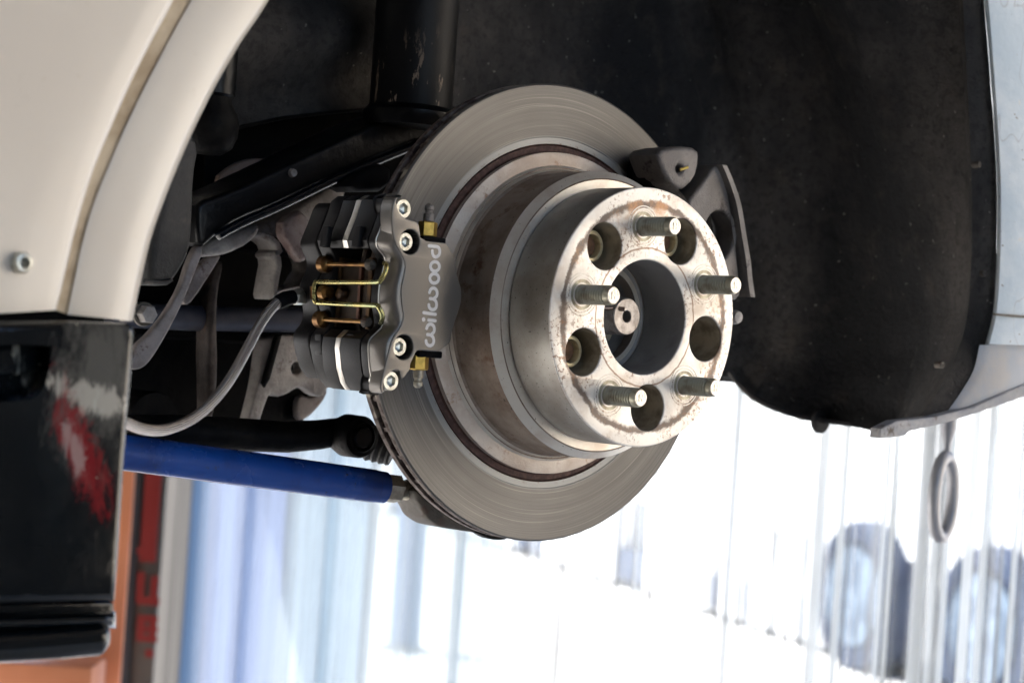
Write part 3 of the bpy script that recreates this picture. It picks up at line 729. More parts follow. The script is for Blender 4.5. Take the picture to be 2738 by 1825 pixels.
# ================================================================== SECOND (REAR) CALIPER BRACKET on the right of the disc
pb = thing('parking_brake_caliper', tuple(vy(1640, 520, 60)), 'dark cast iron parking brake caliper with a round hole behind the spacer', 'brake caliper')
hc = vy(1652, 545, 44)
link('cast_body', slab(smooth_loop([xz(vy(a, b, 44)) for a, b in [(1575, 470), (1618, 415), (1645, 376), (1660, 385), (1672, 430), (1684, 500), (1692, 560), (1700, 640), (1703, 688), (1660, 690), (1620, 600), (1590, 540)]], 1), 44, 62, holes=[[xz(vy(1653+33*math.cos(t), 540+56*math.sin(t), 44)) for t in np.linspace(0, 2*PI, 41)[:-1]]], bevel=2.5), MIRON, pb)
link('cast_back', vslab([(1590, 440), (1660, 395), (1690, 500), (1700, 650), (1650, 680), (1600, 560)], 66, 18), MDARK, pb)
fl = [vy(a, b, 43) for a, b in [(1657, 380), (1672, 415), (1690, 470), (1702, 540), (1712, 600), (1716, 640), (1722, 682)]]
fl = curve_pts(fl, 5)
link('cast_flange', loft([[p+Vector((-4, 0, 0)) for p in fl], [p+Vector((-3.6, -4, 0)) for p in fl], [p+Vector((1.2, -4, 0)) for p in fl], [p+Vector((2.2, 10, 0)) for p in fl], [p+Vector((-4, 10, 0)) for p in fl], [p+Vector((-4, 0, 0)) for p in fl]]), MIRON, pb)
rb = curve_pts([vy(a, b, 34) for a, b in [(1548, 425), (1580, 468), (1608, 515), (1632, 560), (1655, 610), (1672, 660)]], 5)
link('cast_rib', loft([[p+Vector((-5, 0, 2)) for p in rb], [p+Vector((-1, -2, 0)) for p in rb], [p+Vector((0, 3, -1)) for p in rb], [p+Vector((-4, 14, 0)) for p in rb], [p+Vector((-5, 0, 2)) for p in rb]]), MIRON, pb)
bc = vy(1577, 372, 44)
link('folded_tab', slab(smooth_loop([xz(vy(a, b, 46)) for a, b in [(1508, 346), (1560, 334), (1606, 340), (1608, 372), (1598, 412), (1566, 440), (1538, 420), (1520, 384)]], 1), 46, 76, holes=[circ(vy(1562, 388, 46).x, vy(1562, 388, 46).z, 2.6, 20)], bevel=3.5), MIRON, pb)
bc2 = vy(1520, 400, 66)
link('pin_boss', lathe([(0, 64), (14, 64), (16, 67), (16, 84), (0, 84)], (bc2.x, 0, bc2.z), seg=40), MARM2, pb)
link('locating_pin', tube([vy(1562, 390, 44), vy(1580, 384, 42)], 1.0, 10), MBRASS, pb)
link('caliper_slider', vslab([(1500, 395), (1540, 350), (1560, 400), (1600, 440), (1640, 470), (1620, 560), (1560, 480), (1510, 440)], 70, 14), MARM2, pb)
tip = vy(1690, 728, 60)
link('bleed_nipple', lathe([(5, 75), (5, 60), (4, 57), (0, 56)], (tip.x, 0, tip.z), seg=20), MCST, pb)

# ================================================================== CAR BODY
car = thing('car_body', (0, 200, 300), 'cream white car body raised on a lift, open rear wheel arch with black liner', 'car')
# left fender with its flared lip
lip = [(652, -60), (618, 0), (590, 45), (552, 100), (500, 190), (452, 285), (412, 375), (378, 460), (348, 545), (325, 640), (305, 737)]
grR = [(466, -60), (440, 0), (415, 45), (385, 100), (338, 190), (292, 285), (253, 375), (217, 465), (193, 545), (172, 640), (155, 722)]
grL = [(425, -60), (398, 0), (375, 45), (345, 100), (300, 190), (258, 285), (220, 375), (190, 465), (168, 545), (146, 640), (128, 712)]
def L(pts, Y, dx=0): return curve_pts([vy(a+dx, b, Y) for a, b in pts], 5)
def mixl(p, q, t, Y, bulge=0): return curve_pts([vy(a[0]*(1-t)+b[0]*t, a[1]*(1-t)+b[1]*t, Y) for a, b in zip(p, q)], 5)
left = [(-140, -60), (-140, 0), (-140, 45), (-140, 100), (-140, 190), (-140, 285), (-140, 375), (-140, 465), (-140, 545), (-140, 640), (-140, 728)]
flare = [L(lip, 30, -30), L(lip, 6, -4), L(lip, -6, 0), L(lip, -14, -1.5), L(lip, -19, -5), L(lip, -21.5, -11), mixl(lip, grR, .10, -22.4), mixl(lip, grR, .35, -23.6), mixl(lip, grR, .55, -24.4), mixl(lip, grR, .8, -25), mixl(lip, grR, .94, -25.2), mixl(lip, grR, 1., -24.9)]
link('arch_flare', loft(flare+[L(grR, -6, 2)]), MFEN, car, 60)
link('groove', loft([L(grR, -14, 14), L(grR, -24.0, 2), mixl(grL, grR, .5, -23.9), L(grL, -24.2, 0), L(grL, -14, -12)]), MGRV, car, 60)
pan = [L(grL, -12, 0), L(grL, -25.8, 1), mixl(grL, left, .03, -27), mixl(grL, left, .12, -28.4), mixl(grL, left, .4, -31), mixl(grL, left, .7, -33.5), mixl(grL, left, 1., -36)]
link('side_panel', loft(pan), MFEN, car, 60)
p = vy(50, 603, -33)
link('panel_screw', lathe([(5.1, 5), (5.1, -1), (4.2, -3.2), (2.6, -3.4), (2.0, -1), (1.8, 3), (0, 3)], (p.x, p.y, p.z), seg=32), MBOLT, car)
# sill cover (black)
sk = thing('sill_cover', tuple(vy(150, 1150, -45)), 'glossy black side sill end with painted red and white reflections under the cream panel', 'car sill')
def top_lines(Y): return None
main = [(-140, 742), (165, 738), (300, 742), (314, 750), (316, 770), (311, 830), (302, 930), (290, 1100), (277, 1300), (270, 1384), (-140, 1392)]
rec = [(-160, 772), (118, 768), (136, 775), (140, 800), (134, 850), (124, 895), (98, 930), (60, 944), (-160, 952)]
rh_ = smooth_loop([xz(vy(a, b, -50)) for a, b in rec], 2)
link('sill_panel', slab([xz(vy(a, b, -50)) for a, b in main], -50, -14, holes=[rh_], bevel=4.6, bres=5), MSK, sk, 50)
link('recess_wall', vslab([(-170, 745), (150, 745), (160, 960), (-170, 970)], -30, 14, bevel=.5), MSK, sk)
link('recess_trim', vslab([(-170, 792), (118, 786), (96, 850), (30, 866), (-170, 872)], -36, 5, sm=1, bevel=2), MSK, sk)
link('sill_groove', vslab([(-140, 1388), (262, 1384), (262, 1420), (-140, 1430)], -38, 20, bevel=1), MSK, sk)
def roll(y0, y1, xr, Y, n=9):
    """rounded horizontal bead between picture rows y0 and y1, its end rounded at xr"""
    rows_ = []
    for t in np.linspace(0, PI, n):
        yy = y0+(y1-y0)*(1-math.cos(t))/2; dY = Y+14-14*math.sin(t)
        rows_.append([vy(x, yy+(20-6*(x > 150))*(1-(x+140)/420.)*.6, dY) for x in (-140, -40, 60, 150, 210, 240)] + [vy(xr-18+18*math.sin(t)**.5 if False else xr-8, yy, dY+1), vy(xr, yy, dY+8), vy(xr-1, yy, dY+30)])
    return loft(rows_)
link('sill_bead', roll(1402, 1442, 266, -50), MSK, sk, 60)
bd = [(-140, 1462), (200, 1438), (262, 1432), (268, 1452), (267, 1478), (256, 1500), (238, 1514), (-140, 1536)]
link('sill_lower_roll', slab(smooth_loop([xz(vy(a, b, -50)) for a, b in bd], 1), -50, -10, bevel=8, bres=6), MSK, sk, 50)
# inner arch liner on the right: lip, flange, crease, far corner
lp0 = [(2248, -90), (2260, 0), (2276, 200), (2288, 380), (2290, 500), (2287, 620), (2279, 720), (2262, 792), (2238, 850), (2204, 912), (2170, 950)]
lp1 = [(2205, -90), (2212, 0), (2222, 200), (2230, 380), (2232, 500), (2230, 620), (2222, 720), (2205, 792), (2180, 850), (2145, 912), (2110, 958)]
cr = [(1890, -90), (1925, 0), (1990, 200), (2035, 380), (2062, 500), (2080, 620), (2090, 720), (2090, 792), (2080, 860), (2062, 930), (2030, 985)]
c2 = [(1760, -90), (1790, 0), (1850, 200), (1890, 380), (1912, 500), (1925, 620), (1925, 720), (1915, 792), (1900, 860), (1890, 920), (1880, 966)]
c3 = [(1560, -90), (1580, 0), (1625, 200), (1655, 380), (1672, 500), (1684, 620), (1690, 720), (1690, 780), (1688, 820), (1682, 850), (1674, 862)]
c3b = [(1640, -90), (1660, 0), (1710, 200), (1742, 380), (1762, 500), (1775, 620), (1780, 720), (1780, 792), (1765, 850), (1745, 890), (1722, 908)]
def shape(pts, Y, amp, ph):
    return [p+Vector((amp*math.sin(i*.55+ph), amp*.6*math.cos(i*.8+ph), 0)) for i, p in enumerate(curve_pts([vy(a, b, Y) for a, b in pts], 6))]
lin = [shape(lp0, -2, 0, 0), shape(lp1, 6, 0, 0), shape([(a-8, b) for a, b in lp1], 16, .5, 0), shape([((a[0]+b[0])/2, (a[1]+b[1])/2) for a, b in zip(lp1, cr)], 60, 1, 1), shape([(a+12, b) for a, b in cr], 101, 1, 2), shape([(a+1, b) for a, b in cr], 107, 1, 2), shape([(a-10, b) for a, b in cr], 114, 1, 2), shape([(a-40, b) for a, b in cr], 128, 1, 2),
       shape([((a[0]+b[0])/2, (a[1]+b[1])/2) for a, b in zip(cr, c2)], 150, 2, 3), shape(c2, 182, 2, 0), shape(c3b, 224, 1, 2), shape([((a[0]*2+b[0])/3, (a[1]*2+b[1])/3) for a, b in zip(c3b, c3)], 238, 1, 3), shape([((a[0]+b[0]*2)/3, (a[1]+b[1]*2)/3) for a, b in zip(c3b, c3)], 247, .6, 3.5), shape(c3, 252, .4, 4), shape([(a-60, min(b, 862)) for a, b in c3], 266, 1, 4)]
lin2 = [[p+Vector((9, 6, 0)) for p in row] for row in lin]
link('arch_liner', join(loft(lin), loft(lin2)), MLIN, car, 40)
be = curve_pts([vy(a, b, Y) for a, b, Y in [(1676, 852, 243), (1700, 884, 235), (1735, 915, 215), (1790, 940, 195), (1850, 958, 185), (1920, 968, 165), (1980, 976, 140), (2036, 988, 118), (2110, 965, 10)]], 4)
link('liner_hem', tube(be, 2.6, 10), MLIN, car)
e_ = vy(1884, 966, 178)
link('liner_ear', slab(circ(e_.x, e_.z, 10.5, 30), 176, 180, holes=[circ(e_.x-.5, e_.z+.5, 2.6, 16)], bevel=.6), MLIN, car)
for (a, b) in ((2250, 378), (2262, 628), (2165, 838)):
    q = vy(a, b, 0)
    link('liner_clip', lathe([(2.6, 6), (2.6, .2), (1.8, -.4), (.9, -.1), (.8, 1), (0, 1)], (q.x, q.y, q.z), seg=20), MKN, car)
# crumpled seam across the inner wall and inner wall itself
wl = []
for zz in np.linspace(-45, 420, 12):
    pass
def wallrow(b, Y): return [vy(x, b, Y+3*math.sin(x*.009)+2.5*math.sin(x*.021+b*.01)) for x in range(520, 1710, 34)]
ledge = [(505, 303), (560, 290), (640, 272), (760, 258), (860, 250), (1000, 262), (1150, 300), (1700, 860)]
def ledge_y(x):
    for (x0, y0), (x1, y1) in zip(ledge, ledge[1:]):
        if x <= x1: return y0+(y1-y0)*(x-x0)/(x1-x0)
    return ledge[-1][1]
rowsw = []
for t in np.linspace(0, 1, 14):
    rowsw.append([vy(x, -120+(ledge_y(x)+120)*t, 255+4*math.sin(x*.008+t*2)+(10*math.sin(t*9) if x < 900 else 3*math.sin(t*9))) for x in range(500, 1701, 30)])
rowsw.append([p+Vector((0, 6, -1)) for p in rowsw[-1]])
rowsw.append([p+Vector((0, 40, 6)) for p in rowsw[-1]])
link('inner_arch_wall', loft(rowsw), MLIN, car, 60)
hemp = [p+Vector((0, -1, 0)) for p in rowsw[13][:14]]
link('wall_hem', tube(hemp, 1.3, 8), MARM2, car)
# wheel house behind: floor pan, box over the arch, quarter panel and roof of the body above the frame
link('floor_pan', box((-200, 1130, 40), 2600, 1600, 150, 10), MUND, car)
link('floor_pan', vslab([(470, 60), (2000, 0), (1990, 860), (1700, 880), (1500, 700), (470, 560)], 300, 30), MUND, car)
link('arch_roof', box((0, 130, 430), 1100, 330, 40, 5), MUND, car)
link('rear_quarter', box((-100, 800, 760), 2900, 1560, 600, 60), MFEN, car)
link('quarter_panel', box((-20, 10, 445), 900, 40, 60, 10), MFEN, car)
# bumper on the right
bl = [(2256, -90), (2264, 0), (2280, 200), (2292, 380), (2294, 500), (2291, 620), (2283, 720), (2266, 790)]
brr = [(2480, -90), (2480, 0), (2480, 200), (2480, 380), (2480, 500), (2480, 620), (2480, 720), (2480, 796)]
bu = thing('rear_bumper', tuple(vy(2320, 500, -12)), 'weathered pale blue bumper corner beside the right edge of the black liner', 'bumper')
link('bumper_skin', loft([L(bl, -3, -3), L(bl, -7), mixl(bl, brr, .03, -10), mixl(bl, brr, .2, -14), mixl(bl, brr, .6, -20), mixl(bl, brr, 1., -24)]), MBUM, bu, 60)
lw = [(2250, 792), (2236, 850), (2204, 905), (2172, 950)]
lwr = [(2480, 786), (2480, 810), (2480, 842), (2480, 868)]
link('bumper_lower_skin', loft([L(lw, 24), L(lw, -2), mixl(lw, lwr, .1, -6), mixl(lw, lwr, .5, -10), mixl(lw, lwr, 1., -14)]), basic('bumper_lower_paint', (.42, .45, .50), .5, 0, (.50, .48, .47), 30, bump=.0006, bscale=60), bu, 60)
link('bumper_seam', vslab([(2285, 719), (2352, 724), (2480, 735), (2480, 741), (2352, 730), (2287, 724)], -17, 2, bevel=.3), MKN, bu)
link('bumper_flange', vslab([(2024, 984), (2060, 966), (2150, 956), (2235, 935), (2352, 882), (2480, 830), (2480, 850), (2352, 912), (2240, 950), (2170, 972), (2090, 990), (2080, 1000), (2050, 1004), (2022, 1006)], -12, 10, bevel=1.2), MFLG, bu)

# ================================================================== SUSPENSION
st = thing('suspension_strut', tuple(vy(950, 240, 200)), 'black strut tube with chipped paint above the disc, upper left of it', 'strut')
c_ = vy(950, 150, 205)
link('strut_tube', lathe([(29, c_.z-36), (29, c_.z+260)], (c_.x, 205, 0), 'z', 64), MSTR, st)
link('strut_sleeve', lathe([(31, c_.z-44), (33, c_.z-38), (33, c_.z-34), (29.5, c_.z-30)], (c_.x, 205, 0), 'z', 64), MARM, st)
ua = thing('upper_control_arm', tuple(vy(700, 400, 225)), 'broad glossy black control arm slanting up to the disc from the left', 'control arm')
link('arm_beam', vslab([(458, 575), (450, 500), (455, 462), (522, 442), (640, 386), (760, 330), (870, 277), (960, 250), (1070, 238), (1060, 300), (960, 326), (860, 366), (760, 410), (640, 468), (545, 505), (500, 540)], 205, 50, sm=1, bevel=3.5), MARM, ua)
link('arm_flange', tube(curve_pts([vy(a, b+3, 202) for a, b in [(500, 538), (560, 506), (640, 471), (760, 413), (860, 369), (960, 329), (1040, 306)]], 5), 3.2, 14), basic('glossy_black_flange', (.004, .006, .010), .16, 0), ua)
q = vy(672, 397, 203)
link('arm_hole_light', lathe([(0, 1), (2.4, 0), (3, 3)], (q.x, q.y-2, q.z), seg=16), MCST, ua)  # pale cap standing for light that shows through a hole in the arm
kn = thing('wheel_carrier', tuple(vy(660, 560, 240)), 'dirty cast aluminium wheel carrier between the black arm and the caliper', 'wheel carrier')
link('carrier_casting', vslab([(580, 530), (640, 500), (700, 470), (760, 425), (860, 380), (880, 372), (880, 400), (800, 430), (790, 465), (745, 485), (715, 510), (712, 560), (735, 620), (712, 650), (705, 680), (690, 668), (640, 682), (622, 690), (630, 640), (638, 600), (625, 585), (640, 570), (610, 545), (590, 548)], 262, 26, sm=1, bevel=4), MCST, kn)
link('carrier_rib', vslab([(654, 502), (706, 478), (714, 560), (700, 612), (672, 570), (650, 540)], 250, 12, sm=1, bevel=3), m_cast('rust_pink_casting', (.22, .15, .14), (.42, .36, .34)), kn)
link('carrier_arm', vslab([(456, 592), (468, 562), (520, 540), (590, 512), (602, 528), (575, 560), (530, 582), (498, 588)], 236, 16, sm=1, bevel=4), MCST, kn)
link('carrier_web', vslab([(472, 592), (512, 582), (500, 606), (444, 692), (428, 702), (422, 690), (442, 640)], 246, 8, sm=1, bevel=2), MCST2, kn)
link('carrier_boss', vslab([(820, 395), (900, 370), (900, 440), (800, 440)], 190, 30, sm=1, bevel=4), MBLK, kn)
hb_ = thing('hinge_bracket', tuple(vy(380, 760, 200)), 'thin grey pressed bracket curving down beside the cream arch lip', 'bracket')
link('bracket_strip', vslab([(296, 845), (318, 850), (340, 838), (366, 800), (400, 740), (430, 676), (452, 620), (470, 572), (456, 560), (436, 600), (418, 660), (386, 716), (350, 762), (308, 800)], 210, 8, sm=1, bevel=2), MCST2, hb_)
link('bracket_stay', vslab([(500, 604), (517, 600), (502, 670), (500, 750), (503, 850), (495, 950), (480, 966), (480, 900), (477, 800), (482, 700)], 300, 18, sm=1, bevel=3), m_cast('brown_dusty_stay', (.035, .026, .022), (.10, .08, .07)), hb_)
b_ = thing('bolt_head', tuple(vy(345, 722, 215)), 'dirty grey bolt head in the shadow beside the arch lip', 'bolt')
link('hex_head', lathe([(0, 0), (5.4, 0), (6.2, 1.4), (6.2, 7)], tuple(vy(345, 722, 208)), seg=6), MCST, b_)
link('bolt_flange', lathe([(0, 6.5), (7.6, 6.5), (8, 8.5)], tuple(vy(345, 722, 208)), seg=24), MKN, b_)
pl = thing('slotted_bracket', tuple(vy(650, 840, 310)), 'pale grey bracket plate with a round hole below the drive shaft', 'bracket')
hh = vy(682, 846, 310)
link('bracket_plate', slab(smooth_loop([xz(vy(a, b, 310)) for a, b in [(606, 768), (764, 768), (770, 880), (752, 892), (742, 912), (722, 908), (702, 890), (682, 890), (660, 905), (636, 912), (620, 902), (606, 940), (596, 974), (566, 976), (578, 930), (590, 880), (598, 820)]], 1), 310, 322, holes=[circ(hh.x, hh.z, 4.6, 24)], bevel=2), MCST, pl)
link('bracket_rib', vslab([(636, 768), (650, 768), (622, 870), (610, 890), (604, 880)], 305, 4.5, bevel=1.5), MARM2, pl)
ds = thing('drive_shaft', tuple(vy(560, 730, 340)), 'dark steel drive shaft running level behind the braided hose', 'drive shaft')
link('shaft_tube', tube([vy(250, 720, 318), vy(430, 730, 314), vy(900, 740, 300)], 9.0, 40), basic('oily_dark_steel', (.05, .056, .08), .36, .3, (.08, .085, .11), 30), ds)
link('shaft_boot', tube([vy(300, 720, 350), vy(330, 722, 349), vy(360, 724, 348), vy(420, 727, 346)], [22, 19, 16, 10], 32), MBLK, ds)
sf = thing('subframe', tuple(vy(500, 850, 360)), 'black rear subframe filling the dark space behind the hose', 'subframe')
link('subframe_beam', vslab([(180, 560), (470, 560), (860, 600), (860, 860), (790, 880), (762, 888), (735, 925), (704, 962), (700, 1010), (660, 1035), (180, 1035)], 360, 60, sm=0, bevel=6), MUND, sf)
link('subframe_gusset', vslab([(690, 905), (716, 915), (740, 890), (756, 895), (742, 925), (706, 962), (684, 966), (680, 930)], 352, 7, sm=1, bevel=2), MCST2, sf)
link('subframe_bush', lathe([(10, 300), (19, 300), (20, 304), (20, 330), (0, 330)], (vy(355, 965, 300).x, 0, vy(355, 965, 300).z), seg=36), MARM2, sf)
link('crossmember', vslab([(545, 520), (700, 520), (715, 700), (640, 655), (560, 560)], 352, 7, bevel=2), basic('blue_black_sheet', (.02, .03, .045), .5), sf)
tk = thing('splash_shield', tuple(vy(400, 500, 130)), 'dusty dark plastic shield tucked behind the cream arch lip', 'shield')
link('shield_panel', vslab([(330, 652), (382, 658), (402, 646), (440, 582), (446, 520), (450, 400), (462, 340), (440, 300), (400, 340)], 120, 30, sm=1, bevel=5), MTANK, tk)
link('shield_lip', vslab([(330, 650), (384, 655), (400, 645), (396, 638), (380, 645), (330, 640)], 117, 4, bevel=1), MTANK, tk)
bs = thing('bump_stop', tuple(vy(480, 280, 190)), 'round black rubber bump stop beside the arch lip', 'bump stop')
q = vy(482, 296, 195)
link('bump_rubber', lathe([(0, q.z-17), (9, q.z-16), (15, q.z-11.5), (18, q.z-4), (18.4, q.z+3), (17, q.z+10), (13, q.z+16), (10, q.z+60)], (q.x, q.y, 0), 'z', 40), MARM2, bs)
link('bump_cup', lathe([(12.6, q.z+20), (14.5, q.z+22), (14.5, q.z+60)], (q.x, q.y, 0), 'z', 40), MARM, bs)
tp = thing('body_lit_patch', tuple(vy(560, 395, 290)), 'tan patch of painted light on the underbody above the black control arm', 'lit patch')
link('lit_patch_skin', vslab([(496, 412), (540, 376), (585, 362), (620, 366), (650, 384), (600, 420), (524, 440)], 285, 8, sm=1, bevel=2), MTAN, tp)  # light falling on the body panel, painted as a tan patch
# lower arms
ra = thing('lower_control_arm', tuple(vy(560, 990, 190)), 'black lower control arm with a ball joint against the disc edge', 'control arm')
AP = [vy(*p) for p in [(230, 985, 235), (300, 990, 230), (420, 990, 222), (560, 998, 212), (660, 1003, 204), (730, 998, 198), (790, 990, 192)]]
link('arm_tube', tube(AP, [11, 11, 11, 11, 10.5, 10, 9.5], 28), MARM2, ra)
bj = vy(828, 1003, 175)
link('ball_joint_housing', lathe([(0, 172), (5, 172), (9, 173), (9.6, 171.6), (10.6, 172.6), (13.2, 173), (14.2, 175), (14.4, 190), (11, 200)], (bj.x, 0, bj.z), seg=48), MARM2, ra)
link('ball_joint_cap', lathe([(0, 170.5), (6.5, 170.8), (7.4, 172.6)], (bj.x, 0, bj.z), seg=36), MARM, ra)
b1, b2 = vy(852, 1012, 202), vy(905, 1034, 190)
dv = (b2-b1)
pp = [b1+dv*t for t in np.linspace(0, 1, 12)]
link('ball_joint_boot', tube(pp, [13.5, 14.2, 13.2, 12.4, 13.6, 12.6, 11.8, 12.8, 12, 11.2, 11.8, 11], 32), MTANK, ra)
ta = thing('toe_link', tuple(vy(600, 1080, 165)), 'bright blue tubular toe link with a steel lock nut by the disc', 'toe link')
T0, T1, T2 = vy(200, 1027, 175), vy(882, 1119, 152), vy(1000, 1135, 148)
d0 = (T1-T0).normalized()
link('link_tube', tube([T0, T0.lerp(T1, .5), T1-d0*8, T1-d0*7.6, T1], [11.2, 11.2, 11.0, 10.6, 10.5], 40), MBLUE, ta)
link('lock_nut', tube([T1+d0*.1, T1+d0*.8, T1+d0*11, T1+d0*11.8], [8.5, 9.6, 9.6, 8.6], 6), MNUT, ta, 20)
tp_ = []; rr_ = []
for i in range(60):
    tp_.append(T1+d0*(11.5+i*.5)); rr_.append(6.4 if i % 3 else 5.6)
link('threaded_rod', tube(tp_, rr_, 20), MNUT, ta)
lk = thing('lower_knuckle', tuple(vy(1040, 1180, 140)), 'grimy brown knuckle end below the lower left edge of the disc', 'knuckle')
link('knuckle_casting', vslab([(952, 1120), (962, 1150), (975, 1170), (984, 1190), (1000, 1202), (1018, 1212), (1060, 1218), (1100, 1224), (1120, 1228), (1160, 1230), (1200, 1180), (1050, 1090)], 136, 30, sm=1, bevel=4), MKN, lk)
link('knuckle_lug', vslab([(1098, 1222), (1120, 1236), (1146, 1241), (1170, 1238), (1165, 1220)], 128, 10, sm=1, bevel=2), MARM2, lk)
# tow loop hanging beyond the bumper
tl = thing('tow_loop', tuple(atd(2522, 1320, 1750)), 'grey oval steel tow loop hanging below the bumper at right', 'tow loop')
cc = atd(2523, 1328, 1720); tdir = (rh*.62+fh*.78)
path = [cc+tdir*(19*math.sin(a))+Vector((0, 0, 36*math.cos(a))) + rh*(.0) for a in np.linspace(0, 2*PI, 49)]
link('loop_ring', tube(path, 5.8, 16, cap=False), basic('satin_grey_steel', (.40, .40, .42), .4, .3, (.32, .32, .34), 40), tl)
link('loop_shank', tube([cc+Vector((0, 0, 37)), cc+Vector((0, 0, 48)), cc+Vector((0, 0, 62)), cc+Vector((0, 0, 90))], [3, 3.4, 7, 7], 16), basic('shank_grey', (.30, .30, .32), .5, .4), tl)

# ================================================================== BEHIND THE CAR
def upright(sx, sy, dep): return atd(sx, sy, dep)
# orange two-post lift column and dark sign panel
MOR = basic('orange_lift_paint', (.80, .30, .15), .5, 0, (.74, .26, .12), 6)
MORD = basic('orange_lift_paint_dark', (.42, .10, .012), .5)
MNAVY = basic('dark_navy_post_paint', (.012, .02, .03), .5)
lc = thing('lift_column', tuple(upright(300, 1500, 2700)), 'orange steel lift column behind the black sill at lower left', 'lift column')
pR = upright(359, 1290, 2700)     # right edge of the column
cR = Matrix((rh, fh, Vector((0, 0, 1)))).transposed()
def lbox(P, sx, sy, sz, bevel=0): return box(P, sx, sy, sz, bevel, cR)
link('column_face', lbox(Vector((pR.x, pR.y, 0))-rh*55+Vector((0, 0, -400)), 110, 14, 1700, 2), MOR, lc)
q = upright(230, 1800, 2660)
link('column_carriage', lbox(q-rh*60, 150, 80, 60, 6), MORD, lc)
q = upright(120, 1800, 2500)
link('lift_arm', lbox(q-Vector((0, 0, 10)), 140, 90, 60, 5), MOR, lc)
q = upright(58, 1812, 2500)
link('arm_pad', lbox(q, 26, 50, 34, 3), basic('blue_grey_pad', (.10, .13, .22), .6), lc)
dp = thing('sign_post', tuple(upright(400, 1500, 3000)), 'dark navy upright panel with grey face and red letters beside the orange column', 'sign')
pD = upright(380, 1290, 2878)
link('post_face', lbox(Vector((pD.x, pD.y, -400))-rh*55, 110, 4, 1900, 1), MNAVY, dp)
pS = upright(424, 1290, 2890)
MSG = basic('grey_sign_face', (.075, .073, .066), .6, 0, (.05, .05, .05), 9)
link('sign_face', lbox(Vector((pS.x, pS.y, -400))-rh*10, 44, 8, 1900, 1), MSG, dp)
ML = basic('red_letter_vinyl', (.16, .004, .005), .5)
def glyph(parts, nm='letter'):
    return link(nm, join(*parts), ML, dp, smooth=False)
def gp(sx, sy): p_ = upright(sx+(4 if sy < 1500 else 0), sy, 2868); return p_
def bar(sx, sy, w_, h_): return lbox(gp(sx, sy), w_, 3, h_)
glyph([bar(402, 1340, 24, 180)])
glyph([bar(373, 1472, 11, 11)])
glyph([bar(376, 1568, 11, 44), bar(396, 1605, 34, 12), bar(412, 1578, 11, 44)])
glyph([bar(376, 1680, 11, 36), bar(396, 1652, 30, 9), bar(396, 1680, 30, 8), bar(394, 1706, 30, 9), bar(410, 1666, 10, 24), bar(408, 1694, 10, 24)])
glyph([bar(400, 1745, 12, 12)])
# clear strip curtain
cur = thing('strip_curtain', tuple(upright(1400, 1500, 2700)), 'clear scratched plastic strip curtain hanging across the bright doorway', 'strip curtain')
Lp = [(455, 3300), (2800, 2150)]
def base(sx):
    t = (sx-455)/(2800-455); dep = 1/((1-t)/3300+t/2150)
    p_ = upright(sx, 1500, dep); return Vector((p_.x, p_.y, 0))
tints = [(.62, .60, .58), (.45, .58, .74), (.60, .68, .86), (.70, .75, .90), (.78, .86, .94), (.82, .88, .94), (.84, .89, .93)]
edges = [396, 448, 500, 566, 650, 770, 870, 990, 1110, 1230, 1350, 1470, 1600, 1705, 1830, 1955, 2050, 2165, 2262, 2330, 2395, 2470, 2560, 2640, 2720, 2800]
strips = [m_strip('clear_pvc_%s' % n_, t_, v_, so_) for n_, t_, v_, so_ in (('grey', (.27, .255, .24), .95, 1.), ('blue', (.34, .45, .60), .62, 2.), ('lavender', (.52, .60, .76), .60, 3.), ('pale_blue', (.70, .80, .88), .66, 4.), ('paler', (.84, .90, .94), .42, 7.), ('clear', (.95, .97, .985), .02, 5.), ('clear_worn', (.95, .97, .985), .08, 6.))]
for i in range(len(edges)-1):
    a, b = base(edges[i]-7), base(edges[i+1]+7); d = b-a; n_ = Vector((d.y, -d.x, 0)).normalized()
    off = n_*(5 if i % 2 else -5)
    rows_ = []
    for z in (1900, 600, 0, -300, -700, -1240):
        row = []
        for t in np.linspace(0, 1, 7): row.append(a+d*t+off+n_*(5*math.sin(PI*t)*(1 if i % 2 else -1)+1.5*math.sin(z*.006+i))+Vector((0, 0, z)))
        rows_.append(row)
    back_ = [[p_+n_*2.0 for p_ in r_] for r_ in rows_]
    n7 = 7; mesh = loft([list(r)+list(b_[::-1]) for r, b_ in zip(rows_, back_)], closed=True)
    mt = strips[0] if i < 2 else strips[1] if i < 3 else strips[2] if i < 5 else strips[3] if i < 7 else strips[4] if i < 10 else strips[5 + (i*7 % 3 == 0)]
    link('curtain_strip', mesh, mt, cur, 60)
def fold_mat(k_):
    MFOLD = Mt('milky_fold_%d' % (k_*100)); MFOLD.t.nodes.remove(MFOLD.b)
    _t = MFOLD.n('BsdfTranslucent'); _t.inputs[0].default_value = (.93, .95, .96, 1); _d = MFOLD.n('BsdfDiffuse'); _d.inputs[0].default_value = (.9, .92, .93, 1)
    _m = MFOLD.n('MixShader'); _m.inputs[0].default_value = .45; MFOLD.l(_t.outputs[0], _m.inputs[1]); MFOLD.l(_d.outputs[0], _m.inputs[2])
    _tr = MFOLD.n('BsdfTransparent'); _k = MFOLD.n('MixShader'); _k.inputs[0].default_value = k_; MFOLD.l(_tr.outputs[0], _k.inputs[1]); MFOLD.l(_m.outputs[0], _k.inputs[2]); MFOLD.l(_k.outputs[0], MFOLD.out.inputs[0])
    return MFOLD
MFOLD, MF2 = fold_mat(.26), fold_mat(.72)
rf = random.Random(4)
xs = 1180.
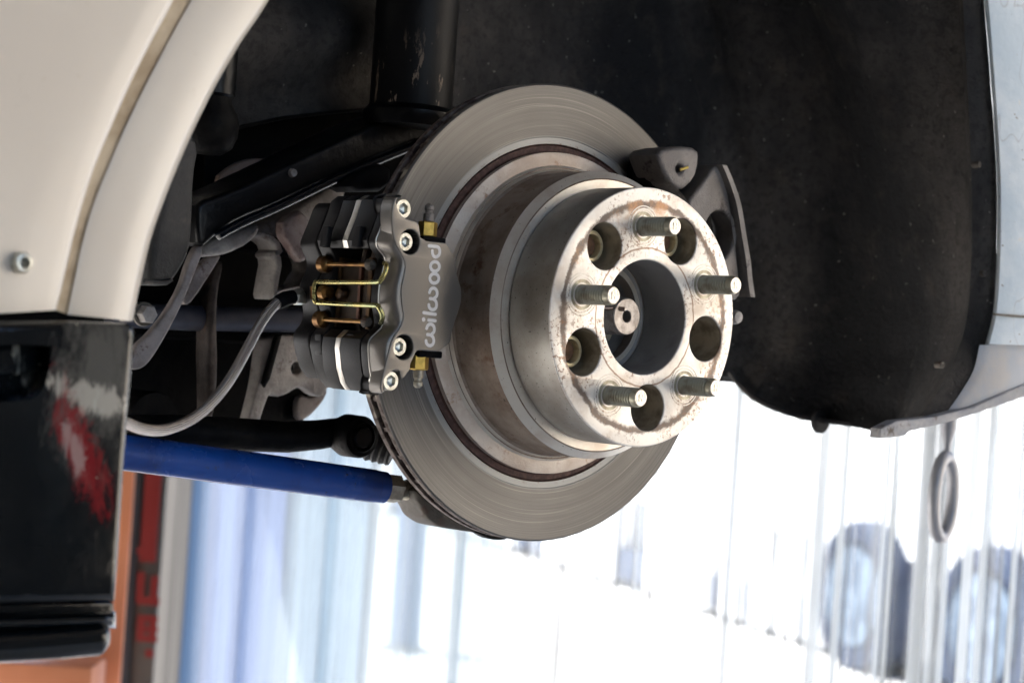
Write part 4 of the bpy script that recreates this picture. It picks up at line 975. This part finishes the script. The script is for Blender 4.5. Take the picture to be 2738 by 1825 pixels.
while xs < 2790:
    xs += rf.choice((26, 38, 55, 70, 90))*(1.35 if xs < 1900 else .8); wd = rf.choice((5, 8, 12, 17, 24, 34) if xs > 2150 else (5, 8, 14, 22))
    a, b = base(xs), base(xs+wd); d = (b-a); n_ = Vector((d.y, -d.x, 0)).normalized()
    zt = 1880; q_ = [a, b, b+n_*2.5, a+n_*2.5]
    link('curtain_fold', loft([[p_+n_*11+Vector((0, 0, z_)) for p_ in q_] for z_ in (zt, 300, -400, -1238)], closed=True), MF2.m if (xs > 2180 and wd > 9) else MFOLD.m, cur, smooth=False)
r_ = base(396); r2 = base(2800)
link('curtain_rail', tube([r_+Vector((0, 0, 1880)), r2+Vector((0, 0, 1880))], 25, 12), MNUT, cur)

# white truck with tandem wheels parked beyond
W1 = atd(2296, 1592, 8200); W2 = atd(2640, 1680, 7360)
G1 = Vector((W1.x, W1.y, GZ)); dd = Vector((W1.x-W2.x, W1.y-W2.y, 0)); sgap = dd.length; dd.normalize()
nn = Vector((dd.y, -dd.x, 0));
if nn.dot(CAM-G1) < 0: nn = -nn
RT_ = Matrix((dd, -nn, Vector((0, 0, 1)))).transposed()
tr = thing('white_truck', tuple(G1), 'white truck body on two close set wheels parked outside the curtain', 'truck')
MWH = basic('white_vehicle_paint', (.80, .80, .80), .35, 0, (.76, .77, .78), 3)
def tbox(s, hgt, L_, H_, dep=0., th=1900.): return box(G1+dd*s+Vector((0, 0, hgt))-nn*(dep+th/2), L_, th, H_, 15, RT_)
link('truck_body', tbox(2600, 1600, 8600, 2200, 60), MWH, tr)
def s_of(sx):
    d_ = ray(sx, 1500); k_ = (G1-CAM).dot(nn)/d_.dot(nn); return (CAM+d_*k_-G1).dot(dd)
cuts = [s_of(v_) for v_ in (2190, 2120, 2095, 2050, 2025, 1975, 1940, 1890, 1850, 1690, 1600, 1420, 1330, 1120, 1000, 860, 760)]
for a_, b2_ in zip(cuts[0::2], cuts[1::2]): link('lower_skirt', tbox((a_+b2_)/2, 275, abs(b2_-a_), 480, 72), MWH, tr)
link('lower_skirt', tbox((450+cuts[0])/2, 275, cuts[0]-450, 480, 72), MWH, tr)
link('lower_skirt', tbox(-sgap/2, 330, sgap-760, 440, 72), MWH, tr)
link('lower_skirt', tbox(-sgap-380-500, 330, 1000, 440, 72), MWH, tr)
link('underbody', tbox(2600, 130, 8500, 170, 120), basic('truck_underbody', (.035, .055, .10), .8), tr)
MTY = basic('tyre_rubber', (.008, .018, .05), .8, 0, (.015, .03, .065), 8)
MRIM = basic('silver_rim', (.045, .07, .11), .5, 0, (.13, .18, .24), 12)
wroot = None
for i, s in enumerate((0, -sgap)):
    c = G1+dd*s+Vector((0, 0, 318))
    tyre = link('wheel', lathe([(205, 0), (240, -25), (300, -22), (318, 10), (318, 95), (240, 110), (205, 95)], tuple(c+nn*10), -nn, 48), MTY, tr)
    link('rim', lathe([(212, -24), (200, -10), (150, 20), (90, 5), (70, -20), (0, -24)], tuple(c+nn*10), -nn, 40), MRIM, tyre)
    for k in range(5):
        a = 2*PI*k/5+.3; v = dd*math.cos(a)*105+Vector((0, 0, math.sin(a)*105))
        link('rim_hole', lathe([(0, 0), (26, 0), (26, 14)], tuple(c+v+nn*8), -nn, 14), MTY, tyre)
# second dark gap: bollard, parked vehicle behind
bo = upright(1078, 1746, 7900); bo.z = GZ
bl_ = thing('bollard', tuple(bo), 'slim dark blue post standing on the bright yard beyond the curtain', 'post')
link('post_shaft', lathe([(62, 0), (62, 640), (40, 668), (0, 672)], tuple(bo), 'z', 24), basic('faded_blue_post', (.06, .12, .24), .6), bl_)
link('post_foot', lathe([(95, 0), (95, 18), (60, 24)], tuple(bo), 'z', 24), MNUT, bl_)
